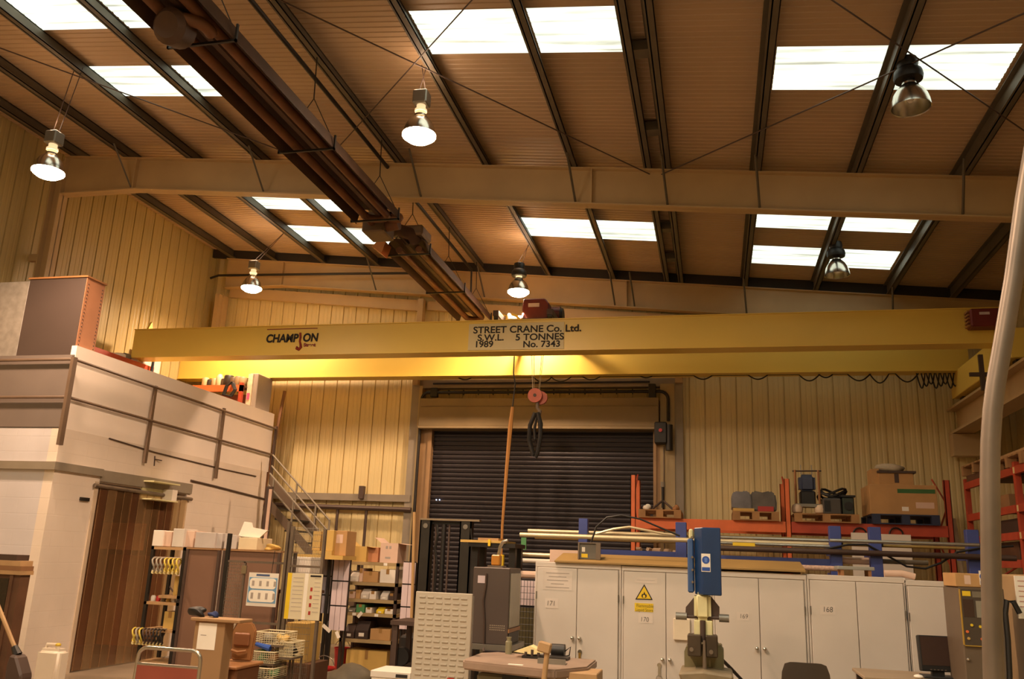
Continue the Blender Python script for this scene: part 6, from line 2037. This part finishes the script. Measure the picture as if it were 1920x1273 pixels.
bucket(606, 1262, 11.6, .15, at(604, 1250, Y=11.6).z, REDP, 'red plastic bucket on the floor beside the mesh cage')
bucket(641, 1225, 13.2, .12, .36, REDP, 'second red bucket on the floor under the parts shelving')
q = at(650, 1262, Y=11.3)
blob('grey_sack', (q.x, 11.3, 0), .32, mat('grey_sack', '6e6452', .7, 0, .2, 6), 'slumped grey sack lying on the floor right of the red bucket', 'sack', (1.1, .9, .62), 41)
x0, x1, _, z1 = face(650, 726, 1219, 1243, QY + .1)
carton(x0, x1, QY + .08, QY + .46, 0.0, max(.22, at(690, 1219, Y=QY + .1).z), CARDY, 'long tan carton on the floor under the parts shelving', name='floor_carton')
x0, x1, _, z1 = face(696, 768, 1258, 1290, 8.3)
z1 = at(735, 1259, Y=8.3).z
wbx = thing('white_box', ((x0 + x1) / 2, 8.5, 0), 'white printed box left of the louvred panel at the picture bottom', 'box')
B().box(x0, x1, 8.3, 8.7, 0, z1 - .06).build('body', WHT, wbx, bevel=.004)
B().box(x0 - .01, x1 + .01, 8.29, 8.71, z1 - .06, z1).build('lid', WHT, wbx, bevel=.004)
B().box(x1 - .14, x1 - .02, 8.287, 8.29, z1 - .05, z1 - .02).build('print', INK, wbx)
# steel frame trestle between shelving and louvred panel
fr2 = thing('steel_trestle', (at(740, 1210, Y=10.5).x, 10.5, 0), 'brown steel trestle frame left of the louvred panel', 'trestle')
x0, x1 = at(735, 1200, Y=10.4).x, at(775, 1200, Y=10.4).x
zf = at(750, 1172, Y=10.4).z
for xx in (x0, x1 + .2):
    for yy in (10.4, 10.9):
        B().box(xx, xx + .06, yy, yy + .06, 0, zf).build('leg', BRND, fr2)
B().box(x0 - .03, x1 + .3, 10.38, 10.98, zf, zf + .05).build('top_rail', BRND, fr2)
B().box(x0, x1 + .26, 10.4, 10.96, .42, .48).build('lower_rail', BRND, fr2)
q = at(757, 1205, Y=10.6)
tag(B().cyl((q.x, 10.5, .59), (q.x, 10.6, .59), .11).build('rubber_disc', BLK, smooth=True), 'black rubber disc resting in the brown trestle frame', 'disc')
for k, (px, py, a) in enumerate(((612, 1178, 35), (633, 1190, 60), (672, 1188, -50))):
    q = at(px, py, Y=12.15)
    if k == 2:
        q = Vector((at(px, py, Y=QY).x, QY - .003, lev[3] - .03))
    M = Matrix.Rotation(R(a), 3, 'Y')
    tg_ = B().obox(q, (.15 if k == 0 else .1, .004, .05), M).build('paper_tag', PAPER)
    tag(tg_, ('largest tilted white paper tag left of the parts shelving', 'small white tag under the lilac slatted panel', 'folded white tag on the lower parts shelf')[k], 'tag')
    B().tube([q + Vector((0, .003, .02)), q + Vector((0, .05, .1))], .003, 4).build('string', WIREM, tg_)

# ================================================================== RIGHT FOREGROUND: chair, desk, monitor, control, bent pipe
HY2 = 8.1
cx = at(1512, 1260, Y=HY2).x
zt = at(1512, 1243, Y=HY2).z
ch = thing('plastic_chair', (cx, HY2 + .2, 0), 'dark grey plastic chair seen from behind in front of cabinet 168', 'chair')
hw = (at(1560, 1260, Y=HY2).x - at(1466, 1260, Y=HY2).x) / 2
CHM = mat('dark_grey_plastic_chair', '54483f', .45)
b = B()
rows = []
for i in range(7):
    t = i / 6
    z = zt - (zt - .5) * t
    wdt = hw * (.88 + .12 * math.sin(math.pi * min(1, t * 1.4))) if i else hw * .84
    row = []
    for j in range(9):
        u = j / 4 - 1
        row.append(b.bm.verts.new((cx + u * wdt, HY2 + .05 * (1 - u * u) * -1 + .05 + .06 * t, z - (.02 * abs(u) ** 6 if i == 0 else 0))))
    rows.append(row)
for r0, r1 in zip(rows, rows[1:]):
    for j in range(8):
        b.bm.faces.new((r0[j], r0[j + 1], r1[j + 1], r1[j]))
ret = bmesh.ops.extrude_face_region(b.bm, geom=list(b.bm.faces))
bmesh.ops.translate(b.bm, verts=[v for v in ret['geom'] if isinstance(v, bmesh.types.BMVert)], vec=(0, .018, 0))
b.build('backrest', CHM, ch, smooth=True)
B().box(cx - hw * .9, cx + hw * .9, HY2 + .08, HY2 + .5, .43, .46).build('seat', CHM, ch, bevel=.012)
for sx in (-1, 1):
    for yy in (HY2 + .1, HY2 + .46):
        B().tube([(cx + sx * hw * .75, yy, .43), (cx + sx * hw * .9, yy + (.03 if yy > HY2 + .3 else -.03), 0)], .012, 8).build('leg', CHROME, ch)
KYD = 8.5
dk = thing('work_desk', (at(1740, 1270, Y=KYD).x, KYD + .2, 0), 'pale wooden desk under the dark monitor', 'desk')
x0, x1 = at(1612, 1268, Y=KYD).x, at(1797, 1110, Y=8.0).x - .03
zd = at(1720, 1269, Y=KYD).z
B().box(x0, x1, KYD - .25, KYD + .45, zd - .03, zd).build('desk_top', mat('worn_desk', 'a08a70', .5, 0, .08, 3), dk, bevel=.006)
for xx in (x0 + .03, x1 - .08):
    for yy in (KYD - .22, KYD + .38):
        B().box(xx, xx + .05, yy, yy + .05, 0, zd - .03).build('leg', BRND, dk)
mn = thing('monitor', (at(1755, 1262, Y=KYD).x, KYD, zd), 'dark flat computer monitor standing on the desk', 'monitor')
x0, x1, z0, z1 = face(1721, 1786, 1192, 1259, KYD)
M = Matrix.Rotation(R(8), 3, 'Z') @ Matrix.Rotation(R(-6), 3, 'X')
cc = Vector(((x0 + x1) / 2, KYD, (z0 + z1) / 2))
sw, sh_ = x1 - x0, z1 - z0
B().obox(cc, (sw, .06, sh_), M).build('housing', BLK, mn, bevel=.008)
sc_ = B().obox(cc + M @ Vector((0, -.031, .02)), (sw * .9, .004, sh_ * .8), M).build('screen', mat('dark_screen', '42302a', .25), mn)
for k in range(5):
    B().obox(cc + M @ Vector((-.06 + .03 * k, -.032, -sh_ * .45)), (.014, .004, .008), M).build('button', GALV, mn)
B().box(cc.x - .04, cc.x + .06, KYD - .02, KYD + .04, zd + .02, z0 + .04).build('neck', BLK, mn)
B().box(cc.x - .12, cc.x + .14, KYD - .1, KYD + .12, zd, zd + .02).build('base', BLK, mn, bevel=.006)
q = at(1722, 1265, Y=KYD - .12)
tag(B().sphere((q.x, KYD - .12, zd + .015), .04, .45, 12).build('mouse', PAPER, smooth=True), 'white computer mouse left of the monitor base', 'mouse')

NY = 8.0
x0, x1, z0, z1 = face(1797, 1888, 1100, 1273, NY)
x0, x1 = at(1797, 1110, Y=NY).x, at(1850, 1110, Y=NY).x + .13
zt = at(1830, 1101, Y=NY).z
cn = thing('machine_control', ((x0 + x1) / 2, NY + .3, 0), 'brown machine control cabinet with yellow-edged keypad at the right', 'control panel')
B().box(x0, x1, NY, NY + .5, 0, zt).build('cabinet', mat('control_brown', '665646', .5), cn, bevel=.01)
pz0 = at(1830, 1210, Y=NY).z
px0_, px1_ = at(1803, 1150, Y=NY).x, at(1850, 1150, Y=NY).x + .02
pf = B().box(px0_, px1_, NY - .02, NY, pz0, zt - .02).build('control_face', mat('control_dark', '4a3f35', .45), cn)
b = B().box(px0_ - .008, px0_, NY - .022, NY, pz0, zt - .02).box(px1_, px1_ + .014, NY - .022, NY, pz0, zt - .02).box(px0_, px1_, NY - .022, NY, pz0 - .008, pz0)
b.build('yellow_trim', mat('mustard_trim', 'a8842c', .5), pf)
wf = px1_ - px0_
hf = zt - .02 - pz0
B().box(px0_ + wf * .06, px0_ + wf * .36, NY - .022, NY - .02, pz0 + hf * .88, pz0 + hf * .97).build('yellow_plate', YELS, pf)
B().box(px0_ + wf * .42, px0_ + wf * .9, NY - .022, NY - .02, pz0 + hf * .86, pz0 + hf * .97).build('key_block', mat('key_grey', '7a705f', .5), pf)
B().box(px0_ + wf * .06, px0_ + wf * .44, NY - .022, NY - .02, pz0 + hf * .5, pz0 + hf * .82).build('screen', mat('dark_screen', '42302a'), pf)
B().box(px0_ + wf * .52, px0_ + wf * .86, NY - .022, NY - .02, pz0 + hf * .5, pz0 + hf * .8).build('readout', mat('grey_readout', '8f897a', .4), pf)
for k, (u, v, m) in enumerate(((.3, .36, YELS), (.6, .34, YELS), (.12, .24, ORA), (.7, .26, WHT), (.8, .26, WHT), (.7, .18, ORA), (.8, .18, WHT), (.62, .12, ORA), (.8, .1, WHT), (.15, .12, CARDY))):
    B().cyl((px0_ + wf * u, NY - .03, pz0 + hf * v), (px0_ + wf * u, NY - .02, pz0 + hf * v), .011, seg=10).build('button', m, pf)
q = at(1815, 1236, Y=NY)
B().sphere((q.x, NY - .01, q.z), .014, 1, 8).build('lock', CHROME, cn)
x0c, x1c, z0c, z1c = face(1791, 1845, 1075, 1100, NY)
ctb = carton(x0c, x1c + .06, NY + .0, NY + .4, zt, z1c, CARD, 'tan carton with a white label on top of the machine control', tape=False, marks=((.25, .42, .2, .85, CARDP, 'label'),))
sx0, sx1, sz0, sz1 = face(1837, 1847, 1070, 1097, NY - .02)
sg = thing('goggles_sign', ((sx0 + sx1) / 2, NY - .03, sz0), 'small white sign with a blue oval fixed on the tan carton', 'sign')
B().box(sx0, sx1 + .02, NY - .012, NY - .004, sz0, sz1).build('plate', WHT, sg)
B().cyl(((sx0 + sx1) / 2 + .01, NY - .014, (sz0 + sz1) / 2 + .01), ((sx0 + sx1) / 2 + .01, NY - .012, (sz0 + sz1) / 2 + .01), .028, seg=16).build('blue_disc', BLUS, sg)
B().box(sx0 + .005, sx1 + .015, NY - .014, NY - .012, sz0 + .01, sz0 + .03).build('caption_band', BLUS, sg)
# big cream machine right of the control, with paper and hose
mx0 = at(1884, 1150, Y=NY).x + .2
mc = thing('cream_machine', (mx0 + .6, NY + .6, 0), 'large cream machine body behind the bent pipe at the right edge', 'machine')
B().box(mx0, mx0 + 1.3, NY + .1, NY + 1.2, 0, at(1890, 1076, Y=NY + .1).z).build('body', mat('machine_tan', 'a88a62', .5), mc, bevel=.02)
B().box(mx0 - .0, mx0 + 1.3, NY + .08, NY + .1, at(1890, 1108, Y=NY).z, at(1890, 1078, Y=NY + .1).z).build('fascia', mat('machine_green_grey', '8f8a6c', .5), mc)
q0, q1, r0, r1 = face(1906, 1935, 1080, 1160, NY + .06)
pp_ = B().box(q0, q1, NY + .06, NY + .08, r0, r1).build('paper_notice', PAPER, mc)
for k in range(6):
    zz = r1 - (r1 - r0) * (.12 + .12 * k)
    B().box(q0 + .02, q1, NY + .057, NY + .06, zz - .003, zz + .003).build('print_line', mat('pink_print', 'b8807a', .8), pp_)
p = [at(*q, Y=NY + .0) for q in ((1912, 1150), (1900, 1128), (1888, 1126), (1885, 1150), (1890, 1200), (1893, 1262), (1893, 1290))]
B().tube(p, .022, 8).build('black_hose', BLK, mc, smooth=True)
# bent pipe close to the viewer
NP = 3.2
p = [at(*q, Y=NP) for q in ((1950, 200), (1921, 372), (1901, 520), (1881, 640), (1867, 720), (1861, 770), (1857, 830), (1856, 900), (1858, 1050), (1861, 1200), (1864, 1300))]
pb = thing('bent_pipe', (p[-1].x, NP, 0), 'galvanised pipe with a bend standing close to the viewer at the right', 'pipe')
p.append(Vector((p[-1].x - .005, NP, .012)))
top = p[0] + (p[0] - p[1]).normalized() * .6
B().tube([top] + p, .031, 16).build('pipe', GALV, pb, smooth=True)
B().lathe([(.12, 0), (.12, .012), (.045, .014), (.045, .04)], (p[-1].x, NP, 0), 20).build('base_flange', GALV, pb, smooth=True)
